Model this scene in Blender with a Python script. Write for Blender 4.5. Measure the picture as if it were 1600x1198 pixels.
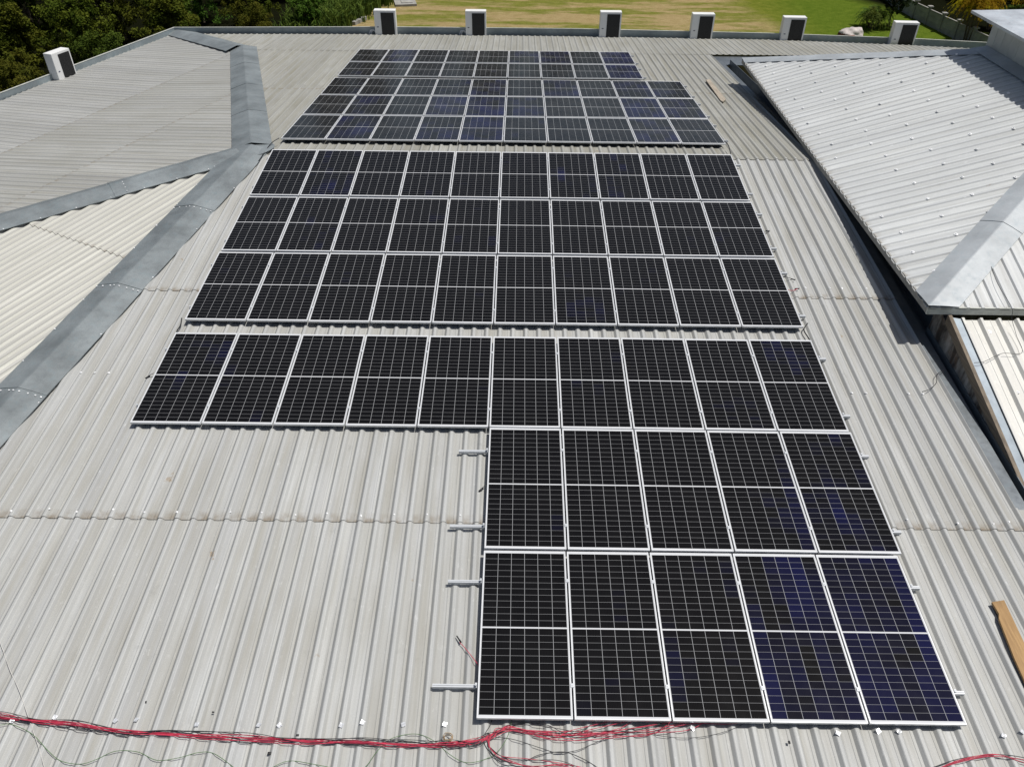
import bpy, bmesh, math, random
from mathutils import Vector, Matrix, noise
from math import radians as RAD, sin, cos, tan, pi

for o in list(bpy.data.objects):
    bpy.data.objects.remove(o)
SC = bpy.context.scene
COL = SC.collection
rnd = random.Random(7)

# ------------------------------------------------------------------ camera
F_PX = 1226.33
CAM = Vector((0.374, -10.783, 7.494))
AX = Vector((1.0, 0.0115, 0.0068)).normalized()
AZ = Vector((-0.0035, 0.7862, -0.618)).normalized()
AY = AZ.cross(AX).normalized()
AX = AY.cross(AZ).normalized()
cd = bpy.data.cameras.new('camera')
cam = bpy.data.objects.new('camera', cd)
COL.objects.link(cam)
cam.matrix_world = Matrix(((AX.x, -AY.x, -AZ.x, CAM.x), (AX.y, -AY.y, -AZ.y, CAM.y), (AX.z, -AY.z, -AZ.z, CAM.z), (0, 0, 0, 1)))
cd.sensor_width = 36.0
cd.lens = F_PX / 1600 * 36.0
cd.clip_end = 3000
SC.camera = cam

# ------------------------------------------------------------------ light
SUN = Vector((0.34, 0.03, 0.94)).normalized()
world = bpy.data.worlds.new('World')
SC.world = world
world.use_nodes = True
wn = world.node_tree
bg = wn.nodes['Background']
sky = wn.nodes.new('ShaderNodeTexSky')
sky.sky_type = 'NISHITA'
sky.sun_disc = False
sky.sun_elevation = math.asin(SUN.z)
sky.sun_rotation = math.atan2(SUN.x, SUN.y)
sky.air_density = 1.0
sky.dust_density = 2.5
wn.links.new(sky.outputs['Color'], bg.inputs['Color'])
bg.inputs['Strength'].default_value = 0.062
sl = bpy.data.lights.new('sun', 'SUN')
sl.energy = 4.0
sl.angle = RAD(0.53)
sl.color = (1.0, 0.97, 0.92)
so = bpy.data.objects.new('sun', sl)
COL.objects.link(so)
so.rotation_euler = (-SUN).to_track_quat('-Z', 'Y').to_euler()
so.location = (20, 0, 40)
SC.view_settings.view_transform = 'Standard'
SC.view_settings.look = 'None'
SC.view_settings.exposure = 0.0
SC.view_settings.gamma = 1.0
SC.view_settings.use_curve_mapping = False
SC.cycles.max_bounces = 6

# ------------------------------------------------------------------ helpers
def ray(px, py):
    return (AX * ((px - 800) / F_PX) + AY * ((py - 599) / F_PX) + AZ).normalized()

class Plane:
    """z as a linear function of x, y"""
    def __init__(s, p0, gx, gy):
        s.p0 = Vector(p0); s.gx = gx; s.gy = gy
    def z(s, x, y, h=0.0):
        return s.p0.z + s.gx * (x - s.p0.x) + s.gy * (y - s.p0.y) + h
    def at(s, px, py, h=0.0):
        n = Vector((-s.gx, -s.gy, 1)); d = ray(px, py)
        k = (s.p0 + Vector((0, 0, h)) - CAM).dot(n) / d.dot(n)
        return CAM + d * k

def tag(o, label=None, cat=None, group=None, kind=None):
    if label: o['label'] = label
    if cat: o['category'] = cat
    if group: o['group'] = group
    if kind: o['kind'] = kind
    return o

def empty(name, loc, label, cat, group=None, rz=0):
    o = bpy.data.objects.new(name, None); COL.objects.link(o)
    o.location = loc; o.rotation_euler = (0, 0, rz); o.empty_display_size = 0.3
    return tag(o, label, cat, group)

def link(name, bm, mat, parent=None, local=False, smooth=False):
    me = bpy.data.meshes.new(name)
    if smooth:
        for f in bm.faces: f.smooth = True
    bm.to_mesh(me); bm.free()
    for m in (mat if isinstance(mat, (list, tuple)) else [mat]):
        me.materials.append(m)
    o = bpy.data.objects.new(name, me); COL.objects.link(o)
    if parent:
        o.parent = parent
        if not local:
            o.matrix_parent_inverse = world_of(parent).inverted()
    return o

def world_of(o):
    m = Matrix.LocRotScale(o.location, o.rotation_euler, o.scale)
    if o.parent:
        return world_of(o.parent) @ o.matrix_parent_inverse @ m
    return m

def struct(name, bm, mat):
    o = link(name, bm, mat); o['kind'] = 'structure'; return o

def box(bm, c, s, rot=None, mi=0):
    """box with centre c and full size s"""
    vs = []
    for x, y, z in ((-1,-1,-1),(1,-1,-1),(1,1,-1),(-1,1,-1),(-1,-1,1),(1,-1,1),(1,1,1),(-1,1,1)):
        v = Vector((x * s[0] / 2, y * s[1] / 2, z * s[2] / 2))
        if rot: v = rot @ v
        vs.append(bm.verts.new(Vector(c) + v))
    for f in ((3,2,1,0),(4,5,6,7),(0,1,5,4),(1,2,6,5),(2,3,7,6),(3,0,4,7)):
        fa = bm.faces.new([vs[i] for i in f]); fa.material_index = mi
    return vs

def prism(bm, pts, dz, mi=0):
    """closed solid between polygon pts and the same polygon moved by vector dz"""
    dz = Vector(dz)
    a = [bm.verts.new(Vector(p)) for p in pts]
    b = [bm.verts.new(Vector(p) + dz) for p in pts]
    n = len(pts)
    fs = [bm.faces.new(a), bm.faces.new(list(reversed(b)))]
    for i in range(n):
        fs.append(bm.faces.new((a[i], b[i], b[(i + 1) % n], a[(i + 1) % n])))
    for f in fs: f.material_index = mi
    bmesh.ops.recalc_face_normals(bm, faces=fs)
    return fs

def catmull(pts, n=8):
    P = [Vector(p) for p in pts]
    P = [P[0] * 2 - P[1]] + P + [P[-1] * 2 - P[-2]]
    out = []
    for i in range(1, len(P) - 2):
        a, b, c, d = P[i-1:i+3]
        for k in range(n):
            t = k / n
            out.append(0.5 * ((2*b) + (c-a)*t + (2*a-5*b+4*c-d)*t*t + (3*b-a-3*c+d)*t**3))
    out.append(P[-2]); return out

def tube(bm, path, r, seg=6, mi=0):
    rings = []
    n = len(path)
    for i, p in enumerate(path):
        t = (path[min(i+1, n-1)] - path[max(i-1, 0)]).normalized()
        u = t.cross(Vector((0, 0, 1)))
        if u.length < 1e-3: u = Vector((1, 0, 0))
        u.normalize(); v = u.cross(t)
        rr = r(i / max(n-1, 1)) if callable(r) else r
        rings.append([bm.verts.new(p + (u * cos(2*pi*k/seg) + v * sin(2*pi*k/seg)) * rr) for k in range(seg)])
    for a, b in zip(rings, rings[1:]):
        for k in range(seg):
            f = bm.faces.new((a[k], a[(k+1) % seg], b[(k+1) % seg], b[k])); f.smooth = True; f.material_index = mi
    for rg in (rings[0], rings[-1]):
        bm.faces.new(rg).material_index = mi

# ------------------------------------------------------------------ materials
class NT:
    def __init__(s, name):
        s.m = bpy.data.materials.new(name); s.m.use_nodes = True
        s.t = s.m.node_tree; s.b = s.t.nodes['Principled BSDF']
    def n(s, typ, **kw):
        nd = s.t.nodes.new(typ)
        for k, v in kw.items(): setattr(nd, k, v)
        return nd
    def l(s, a, b): s.t.links.new(a, b)
    def val(s, v, sock):
        if isinstance(v, (int, float)): sock.default_value = v
        else: s.l(v, sock)
    def math(s, op, a, b=None, c=None, clamp=False):
        nd = s.n('ShaderNodeMath', operation=op); nd.use_clamp = clamp
        s.val(a, nd.inputs[0])
        if b is not None: s.val(b, nd.inputs[1])
        if c is not None: s.val(c, nd.inputs[2])
        return nd.outputs[0]
    def mix(s, fac, a, b, mode='MIX'):
        nd = s.n('ShaderNodeMix', data_type='RGBA', blend_type=mode)
        s.val(fac, nd.inputs[0])
        for v, i in ((a, 6), (b, 7)):
            if isinstance(v, (tuple, list)): nd.inputs[i].default_value = (*v[:3], 1)
            else: s.l(v, nd.inputs[i])
        return nd.outputs[2]
    def ramp(s, fac, lo, hi, a=0.0, b=1.0):
        nd = s.n('ShaderNodeMapRange'); nd.clamp = True
        s.l(fac, nd.inputs[0]); nd.inputs[1].default_value = lo; nd.inputs[2].default_value = hi
        nd.inputs[3].default_value = a; nd.inputs[4].default_value = b
        return nd.outputs[0]
    def noise(s, vec, scale, detail=3, rough=0.55):
        nd = s.n('ShaderNodeTexNoise'); nd.inputs['Scale'].default_value = scale
        nd.inputs['Detail'].default_value = detail; nd.inputs['Roughness'].default_value = rough
        if vec is not None: s.l(vec, nd.inputs['Vector'])
        return nd.outputs[0]
    def scaled(s, vec, sx, sy, sz):
        nd = s.n('ShaderNodeMapping'); nd.inputs['Scale'].default_value = (sx, sy, sz)
        s.l(vec, nd.inputs['Vector']); return nd.outputs[0]
    def obj(s): return s.n('ShaderNodeTexCoord').outputs['Object']
    def bump(s, h, dist, strength=1.0):
        nd = s.n('ShaderNodeBump'); nd.inputs['Distance'].default_value = dist; nd.inputs['Strength'].default_value = strength
        s.l(h, nd.inputs['Height']); s.l(nd.outputs[0], s.b.inputs['Normal'])
    def base(s, c):
        if isinstance(c, tuple): s.b.inputs['Base Color'].default_value = (*c, 1)
        else: s.l(c, s.b.inputs['Base Color'])
    def set(s, rough=0.5, metal=0.0, spec=0.5):
        s.b.inputs['Roughness'].default_value = rough; s.b.inputs['Metallic'].default_value = metal
        s.b.inputs['Specular IOR Level'].default_value = spec
        return s.m

def plain(name, c, rough=0.5, metal=0.0, var=0.15, scale=6.0, spec=0.5):
    k = NT(name)
    f = k.noise(k.obj(), scale, 4)
    k.base(k.mix(k.ramp(f, .3, .7), tuple(v * (1 - var) for v in c), tuple(min(1, v * (1 + var)) for v in c)))
    return k.set(rough, metal, spec)

def sheet_mat(name, c, stain, dirt_amt, rough=0.5, metal=0.0, tone=0.09, streak=0.16, sheet_w=0.888, valley=0.0):
    """weathered corrugated sheet; UV 'rs' = metres across / along the fall, UV 'lap' = (metres above lap edge, height in rib)"""
    k = NT(name)
    uv = k.n('ShaderNodeUVMap', uv_map='rs').outputs[0]
    lap = k.n('ShaderNodeUVMap', uv_map='lap').outputs[0]
    sx = k.n('ShaderNodeSeparateXYZ'); k.l(uv, sx.inputs[0])
    lx = k.n('ShaderNodeSeparateXYZ'); k.l(lap, lx.inputs[0])
    col = k.mix(0.0, c, c)
    # tone of each sheet
    wn_ = k.n('ShaderNodeTexWhiteNoise', noise_dimensions='2D')
    cb = k.n('ShaderNodeCombineXYZ')
    k.l(k.math('FLOOR', k.math('DIVIDE', sx.outputs[0], sheet_w)), cb.inputs[0])
    k.l(lx.outputs[2], cb.inputs[1]); k.l(k.math('FLOOR', k.math('DIVIDE', sx.outputs[1], 2.6)), cb.inputs[2])
    k.l(cb.outputs[0], wn_.inputs['Vector'])
    col = k.mix(1.0, col, k.mix(wn_.outputs[0], (1 - tone,) * 3, (1 + tone,) * 3), 'MULTIPLY')
    # every pan and rib weathers a little differently
    wr = k.n('ShaderNodeTexWhiteNoise', noise_dimensions='2D'); cr_ = k.n('ShaderNodeCombineXYZ')
    k.l(k.math('FLOOR', k.math('DIVIDE', sx.outputs[0], .111)), cr_.inputs[0]); k.l(k.math('FLOOR', k.math('DIVIDE', sx.outputs[1], 15.0)), cr_.inputs[1]); k.l(cr_.outputs[0], wr.inputs['Vector'])
    col = k.mix(1.0, col, k.mix(wr.outputs[0], (.90, .90, .905), (1.09, 1.09, 1.08)), 'MULTIPLY')
    # streaks running down the fall
    st = k.noise(k.scaled(uv, 34, 0.5, 1), 1.0, 4, .65)
    col = k.mix(k.ramp(st, .42, .72, 0, streak * 2.2), col, tuple(v * .62 for v in c))
    st2 = k.noise(k.scaled(uv, 11, 0.16, 1), 1.0, 3, .6)
    col = k.mix(k.ramp(st2, .5, .72, 0, .55), col, stain)
    # blotches
    bl = k.noise(uv, 0.55, 5, .62)
    col = k.mix(k.ramp(bl, .40, .72, 0, .38), col, tuple(v * .82 for v in stain))
    sp = k.noise(uv, 60, 2, .5)
    col = k.mix(k.ramp(sp, .30, .75, 0, .26), col, tuple(v * .66 for v in c))
    # scuffs: light scratches
    sc = k.noise(k.scaled(uv, 5, 2.2, 1), 3.0, 6, .7)
    col = k.mix(k.ramp(sc, .60, .68, 0, .55), col, tuple(min(1, v * 1.22) for v in c))
    # a few rust and mud marks, and grey footprints
    ru = k.noise(k.scaled(uv, 1.9, 1.2, 1), 1.0, 5, .62)
    col = k.mix(k.ramp(ru, .700, .735, 0, .75 * dirt_amt), col, (.27, .17, .075))
    fp_ = k.noise(k.scaled(uv, 2.6, 1.7, 1), 1.3, 4, .7)
    col = k.mix(k.ramp(fp_, .63, .72, 0, .35), col, tuple(v * .55 for v in c))
    # flanks of the ribs darker than crest and pan, unevenly
    fl = k.math('MULTIPLY', k.ramp(lx.outputs[1], .06, .22), k.ramp(lx.outputs[1], .97, .85))
    col = k.mix(k.math('MULTIPLY', fl, k.ramp(st2, .25, .7, .12, .38)), col, tuple(v * .52 for v in c))
    # dirt held in the valleys
    vv = k.math('SUBTRACT', 1.0, lx.outputs[1], clamp=True)
    dv = k.math('MULTIPLY', vv, k.ramp(k.noise(k.scaled(uv, 5, .5, 1), 1.0, 4), .36, .72))
    col = k.mix(k.math('MULTIPLY', dv, .55 * dirt_amt, clamp=True), col, (stain[0]*.62, stain[1]*.58, stain[2]*.50))
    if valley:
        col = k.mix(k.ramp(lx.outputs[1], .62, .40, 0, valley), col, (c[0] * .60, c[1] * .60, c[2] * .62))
    # brown dirt above each lap
    dl = k.math('MULTIPLY', k.ramp(lx.outputs[0], .16, .0), k.ramp(k.noise(k.scaled(uv, 7, 7, 1), 1.0, 4), .34, .62))
    dl = k.math('MULTIPLY', dl, k.ramp(lx.outputs[1], 0.75, .15))
    col = k.mix(k.math('MULTIPLY', dl, .8 * dirt_amt, clamp=True), col, (.16, .115, .065))
    k.base(col)
    k.l(k.ramp(st, .3, .7, rough - .08, rough + .12), k.b.inputs['Roughness'])
    k.bump(k.noise(uv, 9, 4), .004, .5)
    k.set(rough, metal, .35)
    k.l(k.ramp(st, .3, .7, rough - .08, rough + .12), k.b.inputs['Roughness'])
    return k.m

def galv(name, c, rough=.42, metal=.55, cloud=1.0):
    k = NT(name); o = k.obj()
    a = k.noise(o, 1.1, 6, .65); b = k.noise(o, 7, 5, .7); d = k.noise(k.scaled(o, 1, 1, 1), 55, 2)
    col = k.mix(k.ramp(a, .35, .68), tuple(v * (1 - .22 * cloud) for v in c), tuple(v * (1 + .25 * cloud) for v in c))
    col = k.mix(k.ramp(b, .5, .72, 0, .4 * cloud), col, (c[0] * .62, c[1] * .78, c[2] * .86))
    col = k.mix(k.ramp(d, .3, .7, 0, .22), col, tuple(v * .7 for v in c))
    k.base(col); k.set(rough, metal, .5)
    k.l(k.ramp(b, .3, .7, rough - .1, rough + .14), k.b.inputs['Roughness'])
    k.bump(k.noise(o, 3.2, 3), .006, .5)
    return k.m

M = {}
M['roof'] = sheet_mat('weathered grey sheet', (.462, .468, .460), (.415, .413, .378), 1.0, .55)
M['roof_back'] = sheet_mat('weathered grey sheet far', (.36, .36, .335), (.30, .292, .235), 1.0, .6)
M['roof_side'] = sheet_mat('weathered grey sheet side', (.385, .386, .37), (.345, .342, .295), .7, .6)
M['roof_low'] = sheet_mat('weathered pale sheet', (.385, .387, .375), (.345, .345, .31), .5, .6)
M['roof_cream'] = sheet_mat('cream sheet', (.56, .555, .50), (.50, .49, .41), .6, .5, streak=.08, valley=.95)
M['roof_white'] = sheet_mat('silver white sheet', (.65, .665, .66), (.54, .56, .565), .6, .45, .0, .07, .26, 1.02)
M['roof_wing'] = sheet_mat('ivory sheet', (.72, .71, .67), (.66, .64, .56), .3, .4, .0, .07, .08, 1.02)
M['cap'] = galv('galvanised cap', (.25, .275, .28), .5, .35, 1.2)
M['cap_light'] = galv('pale galvanised cap', (.40, .425, .44), .5, .15, .8)
M['gutter'] = galv('gutter metal', (.20, .22, .235))
M['parapet'] = galv('parapet metal', (.30, .345, .36), .5, .35)
M['coping'] = plain('coping pale', (.52, .53, .48), .6)
M['alu'] = plain('aluminium frame', (.72, .73, .74), .35, .25, .04)
M['rail'] = plain('aluminium rail', (.56, .58, .60), .4, .15, .05)
M['white'] = plain('white casing', (.78, .78, .76), .4, 0, .03, 3)
M['grille'] = plain('dark grille', (.022, .022, .022), .6)
M['black'] = plain('black rubber', (.015, .015, .016), .5)
M['badge'] = plain('badge', (.06, .07, .12), .4)
M['steel'] = plain('bright washer', (.9, .9, .9), .3, .1, .03)
M['concrete'] = plain('grey concrete', (.30, .29, .265), .85, 0, .25, 2.5)
M['wall'] = plain('painted wall', (.42, .40, .36), .8, 0, .12, 1.2)
M['red'] = plain('red cable', (.50, .034, .075), .6, 0, .2, 20)
M['bcable'] = plain('black cable', (.02, .02, .024), .45)
M['green'] = plain('green wire', (.085, .17, .06), .45, 0, .3, 9)
M['wire'] = plain('pale wire', (.62, .60, .56), .5)
M['amber'] = plain('tan wire', (.34, .22, .10), .6)
M['pipe'] = plain('white pipe wrap', (.72, .72, .70), .6)

def stained_concrete():
    k = NT('stained concrete'); o = k.obj()
    a = k.noise(k.scaled(o, 3, 3, .9), 1.2, 6, .65); b = k.noise(o, 9, 4)
    col = k.mix(k.ramp(a, .40, .58), (.33, .315, .29), (.045, .035, .028))
    col = k.mix(k.ramp(b, .5, .72, 0, .6), col, (.17, .10, .055))
    k.base(col); return k.set(.85)
M['stained'] = stained_concrete()

def wood(name, c1, c2, along='y'):
    k = NT(name); o = k.obj()
    sc_ = (26, 1.3, 26) if along == 'y' else (1.3, 26, 26)
    a = k.noise(k.scaled(o, *sc_), 1.0, 5, .6); b = k.noise(o, 2.5, 4)
    col = k.mix(k.ramp(a, .35, .68), c1, c2)
    col = k.mix(k.ramp(b, .5, .75, 0, .5), col, tuple(v * .55 for v in c1))
    k.base(col); k.bump(a, .004); return k.set(.75)
M['plank'] = wood('plank', (.26, .15, .06), (.42, .26, .11))
M['plank_pale'] = wood('pale plank', (.30, .255, .20), (.42, .365, .29))
M['barge'] = wood('barge board', (.12, .095, .07), (.24, .19, .135))

def cell_mat():
    """solar laminate: object coordinates in metres, panel centred, 6 x 24 half cells, two halves"""
    k = NT('solar cells'); o = k.obj()
    s3 = k.n('ShaderNodeSeparateXYZ'); k.l(o, s3.inputs[0])
    x, y = s3.outputs[0], s3.outputs[1]
    PXC = .166; PYC = .0835
    u = k.math('DIVIDE', x, PXC)                       # cell columns -3..3
    ay = k.math('SUBTRACT', k.math('ABSOLUTE', y), .009)
    v = k.math('DIVIDE', ay, PYC)                      # rows 0..12 in each half
    def dline(c, period, half):
        fr = k.math('ABSOLUTE', k.math('SUBTRACT', k.math('FRACT', k.math('ADD', c, .5)), .5))
        d = k.math('MULTIPLY', fr, period)
        return k.ramp(d, half, half * 1.5, 1, 0)
    lv = dline(u, PXC, .0019)
    lh = dline(v, PYC, .0012)
    mid = k.ramp(k.math('ABSOLUTE', y), .0085, .010, 1, 0)
    edge = k.math('MAXIMUM', k.ramp(k.math('ABSOLUTE', x), .4985, .500, 0, 1), k.ramp(k.math('ABSOLUTE', y), 1.0105, 1.012, 0, 1))
    bus = dline(k.math('MULTIPLY', u, 9.0), PXC / 9, .0007)
    # colour of each cell
    info = k.n('ShaderNodeObjectInfo')
    cx = k.math('FLOOR', u); sgn = k.math('SIGN', y); cy = k.math('MULTIPLY', k.math('ADD', k.math('FLOOR', v), 1.0), sgn)
    cb = k.n('ShaderNodeCombineXYZ'); k.l(cx, cb.inputs[0]); k.l(cy, cb.inputs[1]); k.l(k.math('MULTIPLY', info.outputs['Random'], 91.7), cb.inputs[2])
    wn_ = k.n('ShaderNodeTexWhiteNoise', noise_dimensions='3D'); k.l(cb.outputs[0], wn_.inputs['Vector'])
    cb2 = k.n('ShaderNodeCombineXYZ'); k.l(k.math('MULTIPLY', cx, .40), cb2.inputs[0]); k.l(k.math('MULTIPLY', cy, .07), cb2.inputs[1]); k.l(k.math('MULTIPLY', info.outputs['Random'], 57.3), cb2.inputs[2])
    lown = k.noise(cb2.outputs[0], 1.0, 2)
    # object colour alpha channel carries how blue the batch of that panel is
    sep = k.n('ShaderNodeSeparateColor'); k.l(info.outputs['Color'], sep.inputs[0])
    blue = k.math('ADD', k.math('MULTIPLY', lown, 1.5), k.math('ADD', k.math('MULTIPLY', wn_.outputs[0], .11), k.math('SUBTRACT', sep.outputs[2], 1.20)))
    blue = k.math('MAXIMUM', blue, 0.0, clamp=True)
    cell = k.mix(blue, (.0045, .0043, .0048), (.006, .009, .085))
    cell = k.mix(k.math('MULTIPLY', bus, .03), cell, (.20, .20, .22))
    ln = k.math('MAXIMUM', k.math('MULTIPLY', lv, .54), k.math('MULTIPLY', lh, .40))
    ln = k.math('MAXIMUM', ln, k.math('MAXIMUM', k.math('MULTIPLY', mid, .95), edge))
    col = k.mix(ln, cell, (.60, .61, .62))
    dust_sheen = k.noise(o, 2.2, 4)
    col = k.mix(k.math('MULTIPLY', k.ramp(dust_sheen, .35, .8, .25, 1.4), sep.outputs[0]), col, (.40, .385, .36))  # grey veil: dust, plus sky sheen painted into the far panels' colour
    k.base(col); k.set(.12, 0, .12)
    k.l(k.ramp(k.noise(o, 5, 3), .3, .7, .10, .2), k.b.inputs['Roughness'])
    return k.m
M['cells'] = cell_mat()

def leaf_mat(name, c1, c2, trans=.25):
    k = NT(name); info = k.n('ShaderNodeObjectInfo'); o = k.obj()
    a = k.noise(o, 2.6, 3); b = k.noise(o, 24, 2)
    col = k.mix(k.ramp(a, .35, .68), c1, c2)
    col = k.mix(k.ramp(b, .35, .7, 0, .55), col, tuple(v * .5 for v in c1))
    hs = k.n('ShaderNodeHueSaturation'); k.l(col, hs.inputs['Color'])
    k.l(k.math('ADD', k.math('MULTIPLY', info.outputs['Random'], .045), .478), hs.inputs['Hue'])
    k.l(k.math('ADD', k.math('MULTIPLY', info.outputs['Random'], .5), .75), hs.inputs['Value'])
    k.base(hs.outputs[0]); k.set(.8, 0, .08)
    tr = k.n('ShaderNodeBsdfTranslucent'); k.l(hs.outputs[0], tr.inputs[0])
    mx = k.n('ShaderNodeMixShader'); mx.inputs[0].default_value = trans
    out = k.t.nodes['Material Output']
    k.l(k.b.outputs[0], mx.inputs[1]); k.l(tr.outputs[0], mx.inputs[2]); k.l(mx.outputs[0], out.inputs[0])
    return k.m
M['leaf'] = leaf_mat('dark foliage', (.010, .020, .005), (.034, .054, .010), .12)
M['leaf2'] = leaf_mat('olive foliage', (.055, .075, .007), (.14, .145, .016), .25)
M['leaf3'] = leaf_mat('bright foliage', (.045, .082, .010), (.11, .17, .022), .25)
M['leaf_y'] = leaf_mat('yellow frond', (.42, .29, .012), (.62, .48, .03), .5)
M['leaf_g'] = leaf_mat('green frond', (.06, .10, .02), (.16, .20, .03), .3)
M['bark'] = plain('bark', (.10, .075, .05), .9, 0, .3, 8)

def ground_mat():
    k = NT('lawn'); o = k.obj()
    a = k.noise(k.scaled(o, .10, .16, 1), 1.0, 6, .6)
    b = k.noise(k.scaled(o, .22, .75, 1), 1.0, 6, .62)
    g = k.noise(o, 2.0, 6, .7)
    f = k.noise(o, 14, 4, .7)
    grass = k.mix(k.ramp(g, .35, .68), (.125, .155, .018), (.215, .225, .038))
    dry = k.mix(k.ramp(g, .3, .7), (.34, .245, .115), (.45, .35, .18))
    s3 = k.n('ShaderNodeSeparateXYZ'); k.l(o, s3.inputs[0])
    # worn bank of earth between two curved edges
    wob = k.math('MULTIPLY', k.math('SUBTRACT', a, .5), 7.0)
    xl = k.math('ADD', s3.outputs[0], k.math('ADD', wob, k.math('MULTIPLY', k.math('SUBTRACT', s3.outputs[1], 41.0), -.35)))
    left = k.ramp(xl, -11.0, -9.0)
    right = k.ramp(k.math('ADD', s3.outputs[0], k.math('ADD', wob, k.math('MULTIPLY', k.math('SUBTRACT', s3.outputs[1], 38.0), .30))), 15.0, 17.2, 1, 0)
    patch = k.math('MULTIPLY', k.math('MULTIPLY', left, right), k.ramp(b, .44, .57, 1.0, .12))
    col = k.mix(patch, grass, dry)
    deep = k.mix(k.ramp(g, .3, .7), (.060, .118, .010), (.11, .175, .018))
    col = k.mix(k.ramp(s3.outputs[0], 15.5, 18.5, 0, .75), col, deep)
    col = k.mix(k.ramp(f, .35, .7, 0, .35), col, (.05, .06, .012))
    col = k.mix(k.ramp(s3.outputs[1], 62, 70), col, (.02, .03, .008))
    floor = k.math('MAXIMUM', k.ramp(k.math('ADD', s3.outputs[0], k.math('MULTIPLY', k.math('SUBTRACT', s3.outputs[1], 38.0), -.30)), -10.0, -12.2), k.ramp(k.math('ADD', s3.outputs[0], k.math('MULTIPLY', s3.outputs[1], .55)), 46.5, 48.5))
    col = k.mix(floor, col, k.mix(g, (.005, .007, .003), (.012, .012, .006)))  # dark leaf-litter soil, with the shade under the trees put into its colour
    k.base(col); k.bump(f, .08); return k.set(1.0, 0, .0)
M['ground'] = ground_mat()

# ------------------------------------------------------------------ roof planes
S1, S2 = tan(RAD(4.8)), 0.082
HS = -0.10                                   # sheet crest below the glass of the panels
P1 = Plane((0, 0, 0), 0, S1)                 # glass plane, near slope
P2 = Plane((0, 6.67, 0.56), 0, -0.0822)      # glass plane, far slope
R1 = Plane((0, 0, HS), 0, S1)
R2 = Plane((0, 6.67, 0.56 + HS), 0, -0.0822)
APEX = Vector((-5.80, 6.88, R2.z(0, 6.88) + .012))
d_c = Vector((-.47, -.883)); RC = Plane(APEX, -.0867 * d_c.x, -.0867 * d_c.y)
d_l = Vector((-.94, .342)); RL = Plane(APEX, -.129 * d_l.x, -.129 * d_l.y)
YS = 18.62
RS = Plane((0, YS, R2.z(0, YS)), 0, -.095)
SB = 7.46                                     # the side facet eases off below this distance from the apex
_pb = Vector((APEX.x + d_l.x * SB, APEX.y + d_l.y * SB)); RLb = Plane((_pb.x, _pb.y, RL.z(_pb.x, _pb.y)), -.068 * d_l.x, -.068 * d_l.y)
def isect(pa, pb, start, y=None, x=None):
    """walk the line where two planes meet from start to a given y or x"""
    n1 = Vector((-pa.gx, -pa.gy, 1)); n2 = Vector((-pb.gx, -pb.gy, 1)); d = n1.cross(n2)
    k = (y - start.y) / d.y if y is not None else (x - start.x) / d.x
    return start + d * k
HIP1 = isect(R1, RC, APEX, y=-9.6)
HIP1.z = R1.z(0, -9.6)
HIP2 = isect(RL, RC, APEX, x=-15.5)
TOP3 = isect(RL, R2, APEX, y=YS)
CORN = isect(RLb, RS, TOP3, y=21.95)

# profiles: (offset, height) in one pitch
PR_MAIN = (.222, [(0, 0), (.018, 0), (.024, .004), (.034, .004), (.040, 0), (.056, .0), (.088, .033), (.098, .038), (.124, .038), (.134, .033), (.166, 0), (.185, 0)], .038)
PR_FAR = (.222, [(a, h * .80) for a, h in PR_MAIN[1]], .0304)
PR_SIDE = (.222, [(a, h * .52) for a, h in PR_MAIN[1]], .0198)
PR_WHITE = (.24, [(0, 0), (.06, .0), (.085, .028), (.125, .028), (.15, 0), (.20, .003)], .028)
PR_WING = (.30, [(0, 0), (.10, 0), (.105, .006), (.115, .006), (.12, 0), (.19, 0), (.225, .05), (.265, .05), (.295, 0)], .05)

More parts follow.
